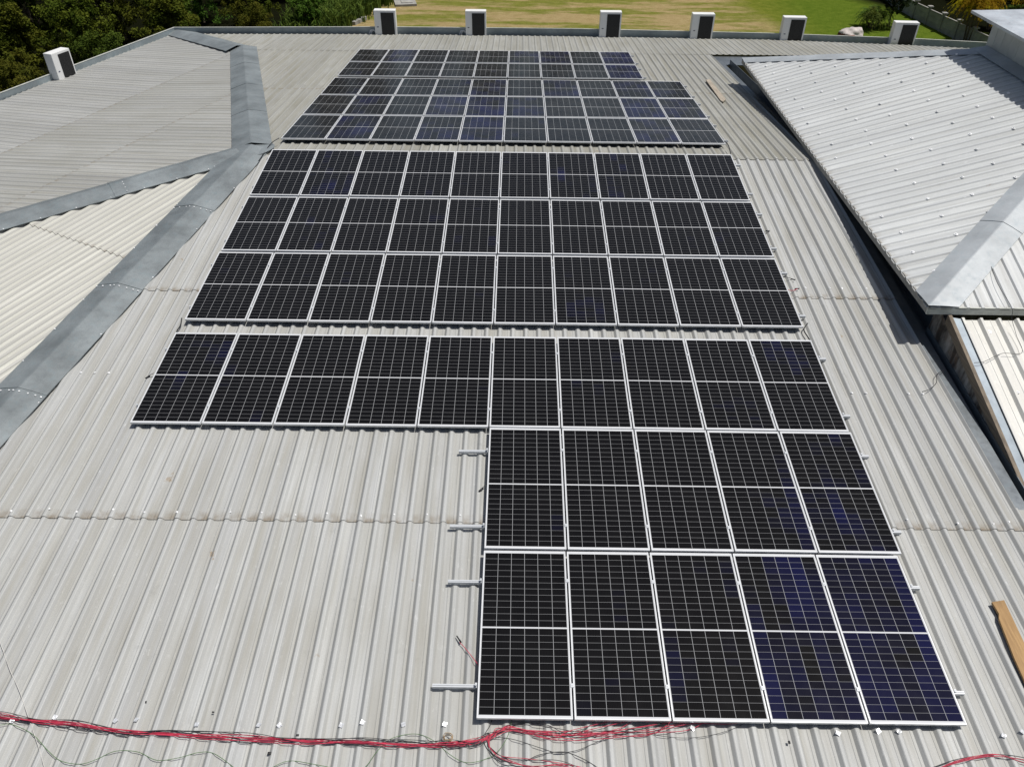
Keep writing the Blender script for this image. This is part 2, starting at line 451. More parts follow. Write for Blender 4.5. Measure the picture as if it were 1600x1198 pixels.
def corrugated(name, plane, fall, r0, r1, cuts, prof, poly, mat, parent, origin=(0, 0), overlap=.18, lift=.013, down=True):
    """sheets whose ribs run along 'fall'; cuts = distances along the fall at which a course ends; poly = convex plan outline"""
    pitch, pr, hgt = prof
    f2 = Vector(fall).normalized(); rr = Vector((-f2.y, f2.x)); og = Vector(origin)
    bm = bmesh.new(); uvl = bm.loops.layers.uv.new('rs'); lpl = bm.loops.layers.uv.new('lap')
    offs = []
    k = math.floor(r0 / pitch)
    while k * pitch < r1:
        for a, h in pr: offs.append((k * pitch + a, h))
        k += 1
    for ci in range(len(cuts) - 1):
        s0, s1 = cuts[ci] - (overlap if ci else 0), cuts[ci + 1]
        ns = max(2, int((s1 - s0) / .9))
        ss = [s0 + (s1 - s0) * i / ns for i in range(ns + 1)]
        grid = []
        for i, s in enumerate(ss):
            row = []
            tl = lift * (i / ns)
            for (r, h) in offs:
                p = og + f2 * s + rr * r
                w = noise.noise(Vector((r * .8, s * .6, ci * 7.3))) * .004
                row.append((bm.verts.new((p.x, p.y, plane.z(p.x, p.y, h - hgt + tl + w))), r, s, h / hgt, s1 - s))
            grid.append(row)
        lip = [(bm.verts.new(q[0].co - Vector((0, 0, .009))), q[1], q[2], 0, 0) for q in grid[-1]]
        for a, b in list(zip(grid, grid[1:])) + [(grid[-1], lip)]:
            for j in range(len(offs) - 1):
                q = (a[j], a[j+1], b[j+1], b[j])
                f = bm.faces.new([t[0] for t in q])
                for lp, t in zip(f.loops, q):
                    lp[uvl].uv = (t[1], t[2] + ci * 31.7); lp[lpl].uv = (t[4], t[3])
    # clip to the plan outline
    c = sum((Vector(p) for p in poly), Vector((0, 0))) / len(poly)
    for i in range(len(poly)):
        a, b = Vector(poly[i]), Vector(poly[(i + 1) % len(poly)])
        e = b - a; n = Vector((e.y, -e.x))
        if n.dot(c - a) > 0: n = -n
        bmesh.ops.bisect_plane(bm, geom=bm.verts[:] + bm.edges[:] + bm.faces[:], plane_co=(a.x, a.y, 0), plane_no=(n.x, n.y, 0), clear_outer=True)
    bmesh.ops.recalc_face_normals(bm, faces=bm.faces)
    up = sum(f.normal.z for f in bm.faces)
    if up < 0: bmesh.ops.reverse_faces(bm, faces=bm.faces)
    return link(name, bm, mat, parent)

def folded(name, a, b, dl, dr, mat, parent, lift=.036, segs=3, clip=(), fold=.072):
    """a ridge cap: two strips either side of the fold a-b; dl / dr are the edge offsets (3D) from the fold; made in overlapping lengths"""
    bm = bmesh.new()
    a, b = Vector(a), Vector(b); dl, dr = Vector(dl), Vector(dr)
    for i in range(segs):
        t0, t1 = i / segs, (i + 1) / segs
        if i: t0 -= .012
        up = Vector((0, 0, lift + .0))
        n = 8
        L0 = [];
        for k in range(n + 1):
            t = t0 + (t1 - t0) * k / n
            p = a.lerp(b, t) + up + Vector((0, 0, .010 * (k / n)))
            wb = noise.noise(Vector((t * 23, i * 3.1, len(name)))) * .012
            row = [p + dl + Vector((0, 0, -.012 + wb)), p + dl * .5 + Vector((0, 0, .5 * fold + wb * .6)), p + Vector((0, 0, fold)) + dl * .03, p + Vector((0, 0, fold)) + dr * .03, p + dr * .5 + Vector((0, 0, .5 * fold - wb * .6)), p + dr + Vector((0, 0, -.012 - wb))]
            row = [row[0] - Vector((0, 0, .012))] + row + [row[-1] - Vector((0, 0, .012))]
            L0.append([bm.verts.new(q) for q in row])
        for r0, r1 in zip(L0, L0[1:]):
            for j in range(len(r0) - 1): bm.faces.new((r0[j], r0[j+1], r1[j+1], r1[j]))
        e = L0[-1]; low = [bm.verts.new(v.co - Vector((0, 0, .008))) for v in e]
        for j in range(len(e) - 1): bm.faces.new((e[j], e[j+1], low[j+1], low[j]))
    for co, no in clip:
        bmesh.ops.bisect_plane(bm, geom=bm.verts[:] + bm.edges[:] + bm.faces[:], plane_co=co, plane_no=no, clear_outer=True)
    bmesh.ops.recalc_face_normals(bm, faces=bm.faces)
    if sum(f.normal.z for f in bm.faces) < 0: bmesh.ops.reverse_faces(bm, faces=bm.faces)
    return link(name, bm, mat, parent)

def screw_mesh(r=.016, h=.012):
    bm = bmesh.new()
    n = 8
    def ring(rr, z): return [bm.verts.new((rr * cos(2*pi*k/n), rr * sin(2*pi*k/n), z)) for k in range(n)]
    rs = [ring(r, 0), ring(r, .003), ring(r * .55, .005), ring(r * .5, h)]
    for a, b in zip(rs, rs[1:]):
        for k in range(n): bm.faces.new((a[k], a[(k+1) % n], b[(k+1) % n], b[k]))
    bm.faces.new(rs[-1])
    me = bpy.data.meshes.new('roof_screw'); bm.to_mesh(me); bm.free(); me.materials.append(M['steel']); return me
SCREW = screw_mesh(.020, .014); SCREW_L = screw_mesh(.038, .018)
def patch_mesh():
    g = random.Random(2); bm = bmesh.new(); n = 4
    G = [[bm.verts.new(((i / n - .5) * .047, (j / n - .5) * .047, .006 + g.uniform(0, .0035))) for i in range(n + 1)] for j in range(n + 1)]
    for j in range(n):
        for i in range(n): bm.faces.new((G[j][i], G[j][i+1], G[j+1][i+1], G[j+1][i]))
    me = bpy.data.meshes.new('foil_patch'); bm.to_mesh(me); bm.free(); me.materials.append(M['foil']); return me
M['foil'] = plain('foil', (.74, .75, .76), .3, .35, .25, 60)
PATCH = patch_mesh(); SCREW_S = screw_mesh(.014, .012)
def screw(p, parent, me=SCREW):
    o = bpy.data.objects.new('roof_screw', me); COL.objects.link(o)
    o.parent = parent; o.matrix_parent_inverse = world_of(parent).inverted(); o.location = p
    o.rotation_euler = (rnd.uniform(-.25, .25), rnd.uniform(-.25, .25), rnd.uniform(0, 3))
    return o

# ------------------------------------------------------------------ ground
GZ = -4.5
bm = bmesh.new()
X0, X1, Y0, Y1, NX = -420, 420, -160, 700, 90
gv = []
def gz(x, y):
    t = max(0, min(1, (math.hypot(max(0, abs(x) - 35), max(0, y - 62))) / 120))
    return GZ + t * 10 + noise.noise(Vector((x * .05, y * .05, 0))) * .25
xs = sorted(set([X0 + (X1 - X0) * i / 24 for i in range(25)] + [-50 + i * 2.0 for i in range(51)]))
ys = sorted(set([Y0 + (Y1 - Y0) * i / 24 for i in range(25)] + [-20 + i * 2.0 for i in range(51)]))
grid = [[bm.verts.new((x, y, gz(x, y))) for x in xs] for y in ys]
for a, b in zip(grid, grid[1:]):
    for j in range(len(xs) - 1): bm.faces.new((a[j], a[j+1], b[j+1], b[j])).smooth = True
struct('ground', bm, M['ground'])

# ------------------------------------------------------------------ main building
main = empty('building', (0, 6, GZ), 'long low building under a weathered grey corrugated hip roof carrying the solar panels', 'building')
XR = 7.2                                       # edge of the roof along the box gutter
YF = -9.6                                      # front eave
ax, ay = APEX.x, APEX.y
YR = 6.67 + .03                                # lap at the ridge
near_l = [(HIP1.x, YF), (XR, YF), (XR, YR), (ax, YR)]
slope_n = corrugated('roof_slope', R1, (0, -1), -8.3, XR + .1, [-7.1, -1.35, 3.72, 9.6], PR_MAIN, near_l, M['roof'], main)
# the near course carries on past the end of the box gutter
corrugated('roof_slope', R1, (0, -1), 7.0, 14.6, [3.36, 9.6], PR_MAIN, [(XR + .005, YF), (14.5, YF), (14.5, -3.36), (XR + .005, -3.36)], M['roof'], main)
far = [(ax, ay), (TOP3.x, YS), (XR, YS), (XR, 6.6), (ax, 6.6)]
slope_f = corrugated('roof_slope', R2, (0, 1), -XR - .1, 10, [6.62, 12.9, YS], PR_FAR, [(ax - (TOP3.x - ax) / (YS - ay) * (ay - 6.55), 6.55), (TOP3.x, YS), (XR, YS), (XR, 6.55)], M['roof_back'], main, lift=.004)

def gutter_pts(pl, pix, h=0): return [pl.at(x, y, h) for x, y in pix]
EB = gutter_pts(RS, [(278, 53), (600, 53.5), (900, 57), (1200, 62), (1420, 70.5), (1560, 78)])      # back eave, slightly bowed
strip_poly = [(TOP3.x, YS - .12)] + [(CORN.x, EB[0].y)] + [(p.x, p.y) for p in EB[1:]] + [(EB[-1].x, YS - .12)]
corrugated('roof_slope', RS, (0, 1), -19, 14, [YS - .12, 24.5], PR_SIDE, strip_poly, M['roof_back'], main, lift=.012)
# side facet with two courses
EL0, EL1 = RLb.at(0, 164), RLb.at(269, 62)
dl2 = Vector((EL0.x - EL1.x, EL0.y - EL1.y)).normalized()
ELs = Vector((EL1.x, EL1.y)) + dl2 * 15
rl_rr = Vector((-d_l.y, d_l.x))
side_poly = [(ax, ay), (TOP3.x, TOP3.y), (CORN.x, CORN.y), (ELs.x, ELs.y), (HIP2.x, HIP2.y)]
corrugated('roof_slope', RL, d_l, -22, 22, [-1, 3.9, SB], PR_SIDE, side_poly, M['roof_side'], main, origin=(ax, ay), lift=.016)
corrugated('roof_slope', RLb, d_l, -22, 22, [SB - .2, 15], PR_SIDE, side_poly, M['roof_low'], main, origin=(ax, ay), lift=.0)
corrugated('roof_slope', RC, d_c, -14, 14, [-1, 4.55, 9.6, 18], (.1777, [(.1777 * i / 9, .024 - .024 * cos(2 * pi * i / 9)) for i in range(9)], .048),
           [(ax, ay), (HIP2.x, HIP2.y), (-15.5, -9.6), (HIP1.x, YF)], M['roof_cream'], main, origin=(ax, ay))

def off(pl, base, v, w):
    v = Vector(v).normalized() * w
    return Vector((v.x, v.y, pl.gx * v.x + pl.gy * v.y))
h1 = (HIP1 - APEX); pr1 = Vector((-h1.y, h1.x)).normalized()
folded('ridge_cap', APEX, HIP1, off(RC, APEX, -pr1, .45), off(R1, APEX, pr1, .45), M['cap'], main, segs=6)
h2 = HIP2 - APEX; pr2 = Vector((-h2.y, h2.x)).normalized()
folded('ridge_cap', APEX + h2.normalized() * .35, HIP2, off(RL, APEX, -pr2, .42), off(RC, APEX, pr2, .48), M['cap'], main, segs=4)
h3 = TOP3 - APEX; pr3 = Vector((-h3.y, h3.x)).normalized()
folded('ridge_cap', TOP3, APEX + h3.normalized() * .1, off(RL, APEX, pr3, .46), off(R2, APEX, -pr3, .46), M['cap'], main, segs=4)
h4 = CORN - TOP3; pr4 = Vector((-h4.y, h4.x)).normalized()
folded('ridge_cap', TOP3 + Vector((-.15, -.2, .03)), CORN + Vector((.1, -.1, 0)), off(RLb, APEX, pr4, .46), off(RS, APEX, -pr4, .5), M['cap'], main, segs=1)
# blob of sealed flashing at the apex
bm = bmesh.new()
ring = []
for k in range(16):
    a = 2 * pi * k / 16; q = Vector((ax + .52 * cos(a), ay + .5 * sin(a)))
    zz = min(R1.z(q.x, q.y), R2.z(q.x, q.y), RC.z(q.x, q.y), RL.z(q.x, q.y))
    ring.append(bm.verts.new((q.x, q.y, zz + .047)))
c = bm.verts.new((ax, ay, APEX.z + .06))
for k in range(16): bm.faces.new((ring[k], ring[(k + 1) % 16], c))
link('flashing', bm, M['cap'], main, smooth=True)

# rivets along the cap joints and fixing screws on the sheets
n_scr = 0
def rib_top(pl, x, y): return Vector((x, y, pl.z(x, y) + .014))
for i in range(1, 6):
    p = APEX.lerp(HIP1, i / 6 + .004)
    for w in (-.41, -.28, -.12, -.04, .06, .2, .32, .41):
        o_ = off(RC if w < 0 else R1, APEX, pr1 if w > 0 else -pr1, abs(w))
        screw(p + o_ + Vector((0, 0, .05 + .07 * (1 - abs(w) / .45))), main, SCREW_S); n_scr += 1
for i in range(1, 3):
    p = APEX.lerp(HIP2, i / 4)
    for w in (.05, .15, .28, .42):
        screw(p + off(RC, APEX, pr2, w) + Vector((0, 0, .05 + .07 * (1 - w / .48))), main, SCREW_S)
for k in range(11):
    p = APEX.lerp(HIP1, .06 + k * .05); screw(p + off(RC, APEX, -pr1, .435) + Vector((0, 0, .034)), main, SCREW_S)
    if k % 2: screw(p + off(R1, APEX, pr1, .435) + Vector((0, 0, .036)), main, SCREW_S)
for k in range(8):
    p = APEX.lerp(HIP2, .1 + k * .06); screw(p + off(RC, APEX, pr2, .46) + Vector((0, 0, .034)), main, SCREW_S)
def crest_x(x):   # nearest rib crest of the near slope 
    return round((x - .11) / .222) * .222 + .11
for x in [-6.4, -5.9, -5.45, -4.95, -4.5, -4.05, -3.5, -3.0, -2.55, -2.1, -1.6, -1.2, -.75, -.3, 5.6, 6.3, 6.7, 6.95]:
    screw(rib_top(R1, crest_x(x), -3.62 + rnd.uniform(-.03, .03)) + Vector((rnd.uniform(-.03, .03), 0, 0)), main, SCREW_S)
for x in [-4.9, -4.45, -3.8, -3.6, -2.95, -2.3, -2.05, -1.4, -1.15, -.7, -.3, 2.4, 3.8, 4.35, 4.6, 5.6, 5.8]:
    screw(rib_top(R1, crest_x(x), -6.42 + rnd.uniform(-.03, .03)), main, PATCH)
for x in [-6.6, -6.4, -6.0]: screw(rib_top(R1, crest_x(x), -.9), main)
for x in [5.55, 5.9, 6.5, 6.7]: screw(rib_top(R1, crest_x(x), -1.15), main)
for x in [5.7, 6.0, 6.4, 6.8]: screw(rib_top(R1, crest_x(x), 1.62), main)

# parapet and gutter: a folded metal upstand round the far and left eaves
PB = [Plane((0, 0, -.62), 0, 0).at(*q) for q in [(272, 43.5), (600, 42.5), (900, 45.5), (1200, 52.5), (1420, 60.5), (1560, 68)]]
PL = [Plane((0, 0, -.62), 0, 0).at(*q) for q in [(0, 146), (272, 43.5)]]
ext = (PL[0] - PL[1]).normalized() * 12 + PL[0]
line = [ext, PL[0], PL[1]] + PB[1:]
def offset_line(pts, d):
    out = []
    for i, p in enumerate(pts):
        a = pts[max(0, i-1)]; b = pts[min(len(pts)-1, i+1)]
        n = Vector((-(b - a).y, (b - a).x)); n.normalize()
        if 0 < i < len(pts) - 1:
            e1 = (p - a).normalized(); n1 = Vector((-e1.y, e1.x)); n = n / max(.5, n.dot(n1))
        out.append(Vector((p.x + n.x * d, p.y + n.y * d, p.z)))
    return out
def wall_strip(name, pts, t, z0, z1, mat):
    bm = bmesh.new()
    A, B = offset_line(pts, 0), offset_line(pts, t)
    for i in range(len(pts) - 1):
        prism(bm, [(A[i].x, A[i].y, z0), (A[i+1].x, A[i+1].y, z0), (B[i+1].x, B[i+1].y, z0), (B[i].x, B[i].y, z0)], (0, 0, z1 - z0))
    return link(name, bm, mat, main)
wall_strip('parapet', line, .03, -1.30, -.625, M['parapet'])
wall_strip('coping', offset_line(line, -.008), .046, -.624, -.608, M['coping'])
wall_strip('gutter', offset_line(line, -.62), .60, -1.33, -1.26, M['gutter'])
wall_strip('outer_wall', offset_line(line, .034), .18, GZ - .3, -.72, M['wall'])
# upstand lap joints
for i in range(len(line) - 1):
    a, b = line[i], line[i+1]; L = (b - a).length
    for k in range(1, int(L / 2.9) + 1):
        p = a.lerp(b, k * 2.9 / L); t = (b - a).normalized(); ang = math.atan2(t.y, t.x)
        bm = bmesh.new(); box(bm, (p.x + t.y * .006, p.y - t.x * .006, -.82), (.05, .008, .39), Matrix.Rotation(ang, 3, 'Z'))
        link('parapet_joint', bm, M['parapet'], main)

# box gutter along the right edge, following both slopes
def gut(pl, y0, y1, parts):
    for nm, x0, x1, h0, h1, mat in parts:
        bm = bmesh.new()
        prism(bm, [(x0, y0, pl.z(0, y0, h0)), (x1, y0, pl.z(0, y0, h1)), (x1, y1, pl.z(0, y1, h1)), (x0, y1, pl.z(0, y1, h0))], (0, 0, -.012))
        link(nm, bm, mat, main)
gp_ = lambda pl_: [('gutter_flange', XR - .06, XR + .22, -.050, -.055, M['gutter']), ('gutter_floor', XR + .20, 7.72 if pl_ else 7.50, -.30, -.30, M['gutter'])]
gut(R1, -3.40, .55, gp_(0)); gut(R1, .552, 6.68, gp_(1)); gut(R2, 6.69, 17.6, gp_(1))
for pl, y0, y1, xo in ((R1, -3.40, .55, 7.485), (R1, .552, 6.68, 7.70), (R2, 6.69, 17.6, 7.70)):
    bm = bmesh.new()
    prism(bm, [(XR + .205, y0, pl.z(0, y0, -.055)), (XR + .205, y0, pl.z(0, y0, -.30)), (XR + .205, y1, pl.z(0, y1, -.30)), (XR + .205, y1, pl.z(0, y1, -.055))], (-.01, 0, 0))
    prism(bm, [(xo, y0, pl.z(0, y0, .0)), (xo, y0, pl.z(0, y0, -.30)), (xo, y1, pl.z(0, y1, -.30)), (xo, y1, pl.z(0, y1, .0))], (.012, 0, 0))
    link('gutter_side', bm, M['gutter'], main)
bm = bmesh.new(); box(bm, (9.6, 18.05, R2.z(0, 18.0, -.13)), (4.6, 1.1, .02)); link('gutter_floor', bm, M['gutter'], main)
bm = bmesh.new(); box(bm, ((XR + 14.5) / 2, YF - .02, (GZ + R1.z(0, YF)) / 2 - .08), (14.4 + 8, .2, R1.z(0, YF) - GZ - .12)); link('outer_wall', bm, M['wall'], main)

# ------------------------------------------------------------------ white roofed hall
TW = .30
C0 = Vector((7.12, .15, .58))
hall = empty('building', (12, 7, GZ), 'taller hall with silvery white ribbed hip roof and a raised clerestory box', 'building')
RW = Plane(C0, TW, 0)
RF = Plane(C0, 0, TW)
B0 = Vector((7.12, 14.0, .58)); RBk = Plane(B0, 0, -TW * 4.24 / 3.63)
xr = 12.6
yc0 = C0.y + (xr - C0.x); yb0 = B0.y - (xr - B0.x) * 3.63 / 4.24
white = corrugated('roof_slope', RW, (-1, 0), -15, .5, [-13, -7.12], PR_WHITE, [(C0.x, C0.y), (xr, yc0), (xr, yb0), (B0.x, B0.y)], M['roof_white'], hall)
corrugated('roof_slope', RF, (0, -1), 5, 20, [-9, -.15], PR_WHITE, [(C0.x, C0.y), (18.5, C0.y), (18.5, 8.5), (xr + 2, yc0 + 2)], M['roof_white'], hall)
corrugated('roof_slope', RBk, (0, 1), -20, -6, [6, 14], PR_WHITE, [(B0.x, B0.y), (18.5, B0.y), (18.5, 9), (xr, yb0)], M['roof_white'], hall)
hp = Vector((1, -1)).normalized()
top = Vector((xr + .8, yc0 + .8, RW.z(xr + .8, 0)))
folded('hip_cap', top, C0 + Vector((-.3, -.3, .02 - .3 * TW)), off(RW, C0, (-1, 1), .36), off(RF, C0, (1, -1), .36), M['cap_light'], hall, segs=3, lift=.02, fold=.012, clip=(((C0.x - .012, 0, 0), (-1, 0, 0)), ((0, C0.y - .012, 0), (0, -1, 0))))
tb = Vector((xr, yb0, RW.z(xr, 0)))
eb = (tb - B0); pb = Vector((-eb.y, eb.x)).normalized()
folded('hip_cap', tb, B0 - eb.normalized() * .35 + Vector((0, 0, .01)), off(RW, B0, -pb, .30), off(RBk, B0, pb, .36), M['cap_light'], hall, segs=3, lift=.02, fold=.012, clip=(((C0.x - .012, 0, 0), (-1, 0, 0)), ((0, B0.y + .1, 0), (0, 1, 0))))
# fascia boards under the eaves
bm = bmesh.new()
box(bm, (7.155, 7.1, .52), (.03, 13.9, .13)); link('fascia', bm, M['concrete'], hall)
bm = bmesh.new(); box(bm, (13.0, .165, .52), (11.74, .03, .13)); link('fascia', bm, M['coping'], hall)
bm = bmesh.new(); box(bm, (7.45, 7.1, .44), (.56, 13.8, .02)); box(bm, (12.9, .45, .44), (11.4, .52, .02)); link('soffit', bm, M['concrete'], hall)
bm = bmesh.new()
box(bm, (7.83, 7.35, (GZ + .43) / 2), (.20, 13.3, .43 - GZ)); box(bm, (13.2, .80, (GZ + .43) / 2), (10.5, .20, .43 - GZ)); link('wall', bm, M['stained'], hall)
# clerestory box
XB, YB0, YB1 = 12.05, 3.2, 10.0
bm = bmesh.new()
pitchb = .36
y = YB0
zt = lambda x: 2.60 + .10 * (x - XB)
prof = []
while y < YB1 - .01:
    y2 = min(y + pitchb, YB1)
    prof += [(y, 0), (y + .012, .014), (y + .03, .014), (y + .042, 0)]
    y = y2
prof.append((YB1, 0))
lo = [bm.verts.new((XB - d, yy, 1.95)) for yy, d in prof]; hi = [bm.verts.new((XB - d, yy, 2.62)) for yy, d in prof]
for j in range(len(prof) - 1): bm.faces.new((lo[j], lo[j+1], hi[j+1], hi[j]))
prof2 = [(XB + i * .12, (.014 if i % 3 == 1 else 0)) for i in range(48)]
lo = [bm.verts.new((x_, YB1 + d, 1.2)) for x_, d in prof2]; hi = [bm.verts.new((x_, YB1 + d, 2.62)) for x_, d in prof2]
for j in range(len(prof2) - 1): bm.faces.new((lo[j], lo[j+1], hi[j+1], hi[j]))
a = [bm.verts.new((XB, YB0, 1.5)), bm.verts.new((17.5, YB0, 1.5)), bm.verts.new((17.5, YB0, 2.62)), bm.verts.new((XB, YB0, 2.62))]; bm.faces.new(a)
link('clerestory_wall', bm, M['clad'] if 'clad' in M else plain('pale cladding', (.50, .52, .50), .45, .2, .05), hall)
bm = bmesh.new()
prism(bm, [(11.58, YB0 - .4, 2.765), (18.0, YB0 - .4, 2.93), (18.0, YB1 + .34, 2.93), (11.58, YB1 + .34, 2.765)], (0, 0, .06))
link('clerestory_roof', bm, galv('bright metal deck', (.62, .65, .68), .35, .3, 1.3), hall)
bm = bmesh.new(); prism(bm, [(11.9, YB0 - .1, 2.62), (17.8, YB0 - .1, 2.62), (17.8, YB1 + .05, 2.62), (11.9, YB1 + .05, 2.62)], (0, 0, .14)); link('soffit', bm, M['coping'], hall)
bm = bmesh.new(); prism(bm, [(11.76, YB0, RW.z(11.76, 0) + .03), (12.04, YB0, RW.z(12.04, 0) + .06), (12.04, YB1 - .1, RW.z(12.04, 0) + .06), (11.76, YB1 + .1, RW.z(11.76, 0) + .03)], (0, 0, -.006)); link('apron_flashing', bm, M['cap_light'], hall)
# big washered screws on the white slope
cnt = 0
for li, dx in enumerate((.42, 1.2, 1.95, 2.75, 3.5, 4.2)):
    k = 0
    yy = 1.0 + (li % 2) * .24
    while yy < 13.8 and cnt < 92:
        x_ = C0.x + dx + rnd.uniform(-.09, .09)
        kk = round((yy + .105) / .24); yv = -( -kk * .24) - .105
        yv = kk * .24 - .105
        if yv > C0.y + dx + .35 and yv < B0.y - dx * .856 - .35 and rnd.random() > .10:
            screw(Vector((x_, yv, RW.z(x_, yv) + .012)), hall, SCREW_L); cnt += 1
        yy += .72 if li % 2 else .74
for (x_, y_) in ((8.05, .95), (8.6, 1.35), (9.3, .75), (9.9, 1.5)):
    screw(Vector((x_, y_, RF.z(x_, y_) + .012)), hall, SCREW_L)

# ------------------------------------------------------------------ lower wing with ivory roof
wing = empty('building', (11, -4, GZ), 'low wing with ivory ribbed roof below the white hip roof', 'building')
RG = Plane((7.5, .166, .425), 0, .269)
corrugated('roof_slope', RG, (0, -1), 7.72, 18, [-.14, 9.0], PR_WING, [(7.72, -3.3), (18, -3.3), (18, .13), (7.72, .13)], M['roof_wing'], wing)
bm = bmesh.new()
L = [(y, RG.z(0, y)) for y in (.14, -3.32)]
prism(bm, [(7.49, L[0][0], L[0][1] + .04), (7.49, L[1][0], L[1][1] + .04), (7.55, L[1][0], L[1][1] + .04), (7.55, L[0][0], L[0][1] + .04)], (0, 0, -.16)); link('barge_board', bm, M['barge'], wing)
bm = bmesh.new()
prism(bm, [(7.552, .13, RG.z(0, .13) + .0), (7.552, -3.3, RG.z(0, -3.3) + .0), (7.76, -3.3, RG.z(0, -3.3) - .035), (7.76, .13, RG.z(0, .13) - .035)], (0, 0, -.006)); link('flashing', bm, galv('blue grey flashing', (.36, .41, .45), .45, .3), wing)
bm = bmesh.new()
prism(bm, [(7.502, .54, GZ), (7.502, -3.3, GZ), (7.502, -3.3, RG.z(0, -3.3) - .10), (7.502, .13, RG.z(0, .13) - .11), (7.502, .54, .43)], (.10, 0, 0)); link('wall', bm, M['stained'], wing)
for (x_, y_) in ((8.1, -.12), (8.7, -.14), (9.3, -.12), (8.1, -1.3), (8.7, -1.25)):
    screw(Vector((x_, y_, RG.z(x_, y_) - .04)), wing, SCREW_L)

# ------------------------------------------------------------------ solar panels
PW, PH, PT = 1.036, 2.094, .035
bm = bmesh.new()
fw = .0115
box(bm, (-PW/2 + fw/2, 0, -PT/2), (fw, PH, PT)); box(bm, (PW/2 - fw/2, 0, -PT/2), (fw, PH, PT))
box(bm, (0, PH/2 - fw/2, -PT/2), (PW - 2*fw, fw, PT)); box(bm, (0, -PH/2 + fw/2, -PT/2), (PW - 2*fw, fw, PT))
bmesh.ops.bevel(bm, geom=[e for e in bm.edges], offset=.0016, segments=1, affect='EDGES')
FR = bpy.data.meshes.new('frame'); bm.to_mesh(FR); bm.free(); FR.materials.append(M['alu'])
bm = bmesh.new()
box(bm, (0, 0, -.0045), (PW - 2*fw + .004, PH - 2*fw + .004, .004))
GL = bpy.data.meshes.new('glass_laminate'); bm.to_mesh(GL); bm.free(); GL.materials.append(M['cells'])
bm = bmesh.new()
box(bm, (0, .0, -.019), (.20, .06, .022)); box(bm, (-.3, .0, -.019), (.09, .06, .022)); box(bm, (.3, .0, -.019), (.09, .06, .022))
JB = bpy.data.meshes.new('junction_box'); bm.to_mesh(JB); bm.free(); JB.materials.append(M['black'])

# rows from the front: name, number of panels, plane, x left, x right, y front, y back
ROWS = [('front', 5, 1, -.002, 5.275, -6.385, -4.232), ('second', 5, 1, .002, 5.342, -4.210, -2.080), ('third', 10, 1, -5.325, 5.322, -2.074, .025),
        ('fourth', 10, 1, -5.285, 5.287, .363, 2.433), ('fifth', 10, 1, -5.260, 5.283, 2.476, 4.505), ('sixth', 10, 1, -5.252, 5.266, 4.557, 6.617),
        ('seventh', 10, 2, -5.270, 5.324, 7.420, 9.556), ('eighth', 10, 2, -5.267, 5.335, 9.612, 11.674), ('ninth', 10, 2, -5.251, 5.316, 11.732, 13.793),
        ('tenth', 9, 2, -5.232, 4.236, 14.075, 16.083), ('eleventh', 9, 2, -5.246, 4.253, 16.163, 18.202)]
ORD = ['leftmost', 'second from the left', 'third from the left', 'fourth from the left', 'fifth from the left', 'sixth from the left', 'seventh from the left', 'eighth from the left', 'ninth from the left', 'rightmost']
ORD5 = ['leftmost', 'second from the left', 'middle one', 'second from the right', 'rightmost']
BLUE = {('front', 3): .42, ('front', 4): .48, ('front', 2): .22, ('front', 1): .24, ('second', 4): .30, ('second', 3): .24, ('third', 6): .24, ('third', 1): .2, ('sixth', 1): .42, ('sixth', 6): .36, ('sixth', 7): .28,
        ('fourth', 6): .26, ('seventh', 1): .48, ('seventh', 3): .35, ('seventh', 4): .52, ('seventh', 8): .46, ('eighth', 8): .58, ('eighth', 9): .42, ('eighth', 1): .34, ('eighth', 4): .5, ('eighth', 3): .4, ('eighth', 5): .36,
        ('ninth', 8): .5, ('ninth', 4): .44, ('ninth', 3): .36, ('ninth', 6): .4, ('ninth', 9): .35, ('eleventh', 1): .5, ('eleventh', 8): .62, ('tenth', 8): .6, ('eleventh', 5): .46, ('eleventh', 6): .38}
CLAMP = None
def make_clamp():
    bm = bmesh.new(); box(bm, (0, 0, -.012), (.016, .045, .030)); box(bm, (0, 0, .0045), (.040, .045, .004))
    box(bm, (0, 0, .009), (.012, .012, .006))
    me = bpy.data.meshes.new('clamp'); bm.to_mesh(me); bm.free(); me.materials.append(M['rail']); return me
CLAMP = make_clamp()
def rail_mesh(L):
    bm = bmesh.new(); box(bm, (0, 0, -.004), (L, .038, .004)); box(bm, (0, -.017, .017), (L, .004, .034)); box(bm, (0, .017, .017), (L, .004, .034))
    box(bm, (0, -.0105, .036), (L, .017, .004)); box(bm, (0, .0105, .036), (L, .017, .004))
    me = bpy.data.meshes.new('rail_bar'); bm.to_mesh(me); bm.free(); me.materials.append(M['rail']); return me
rr_ = random.Random(3)
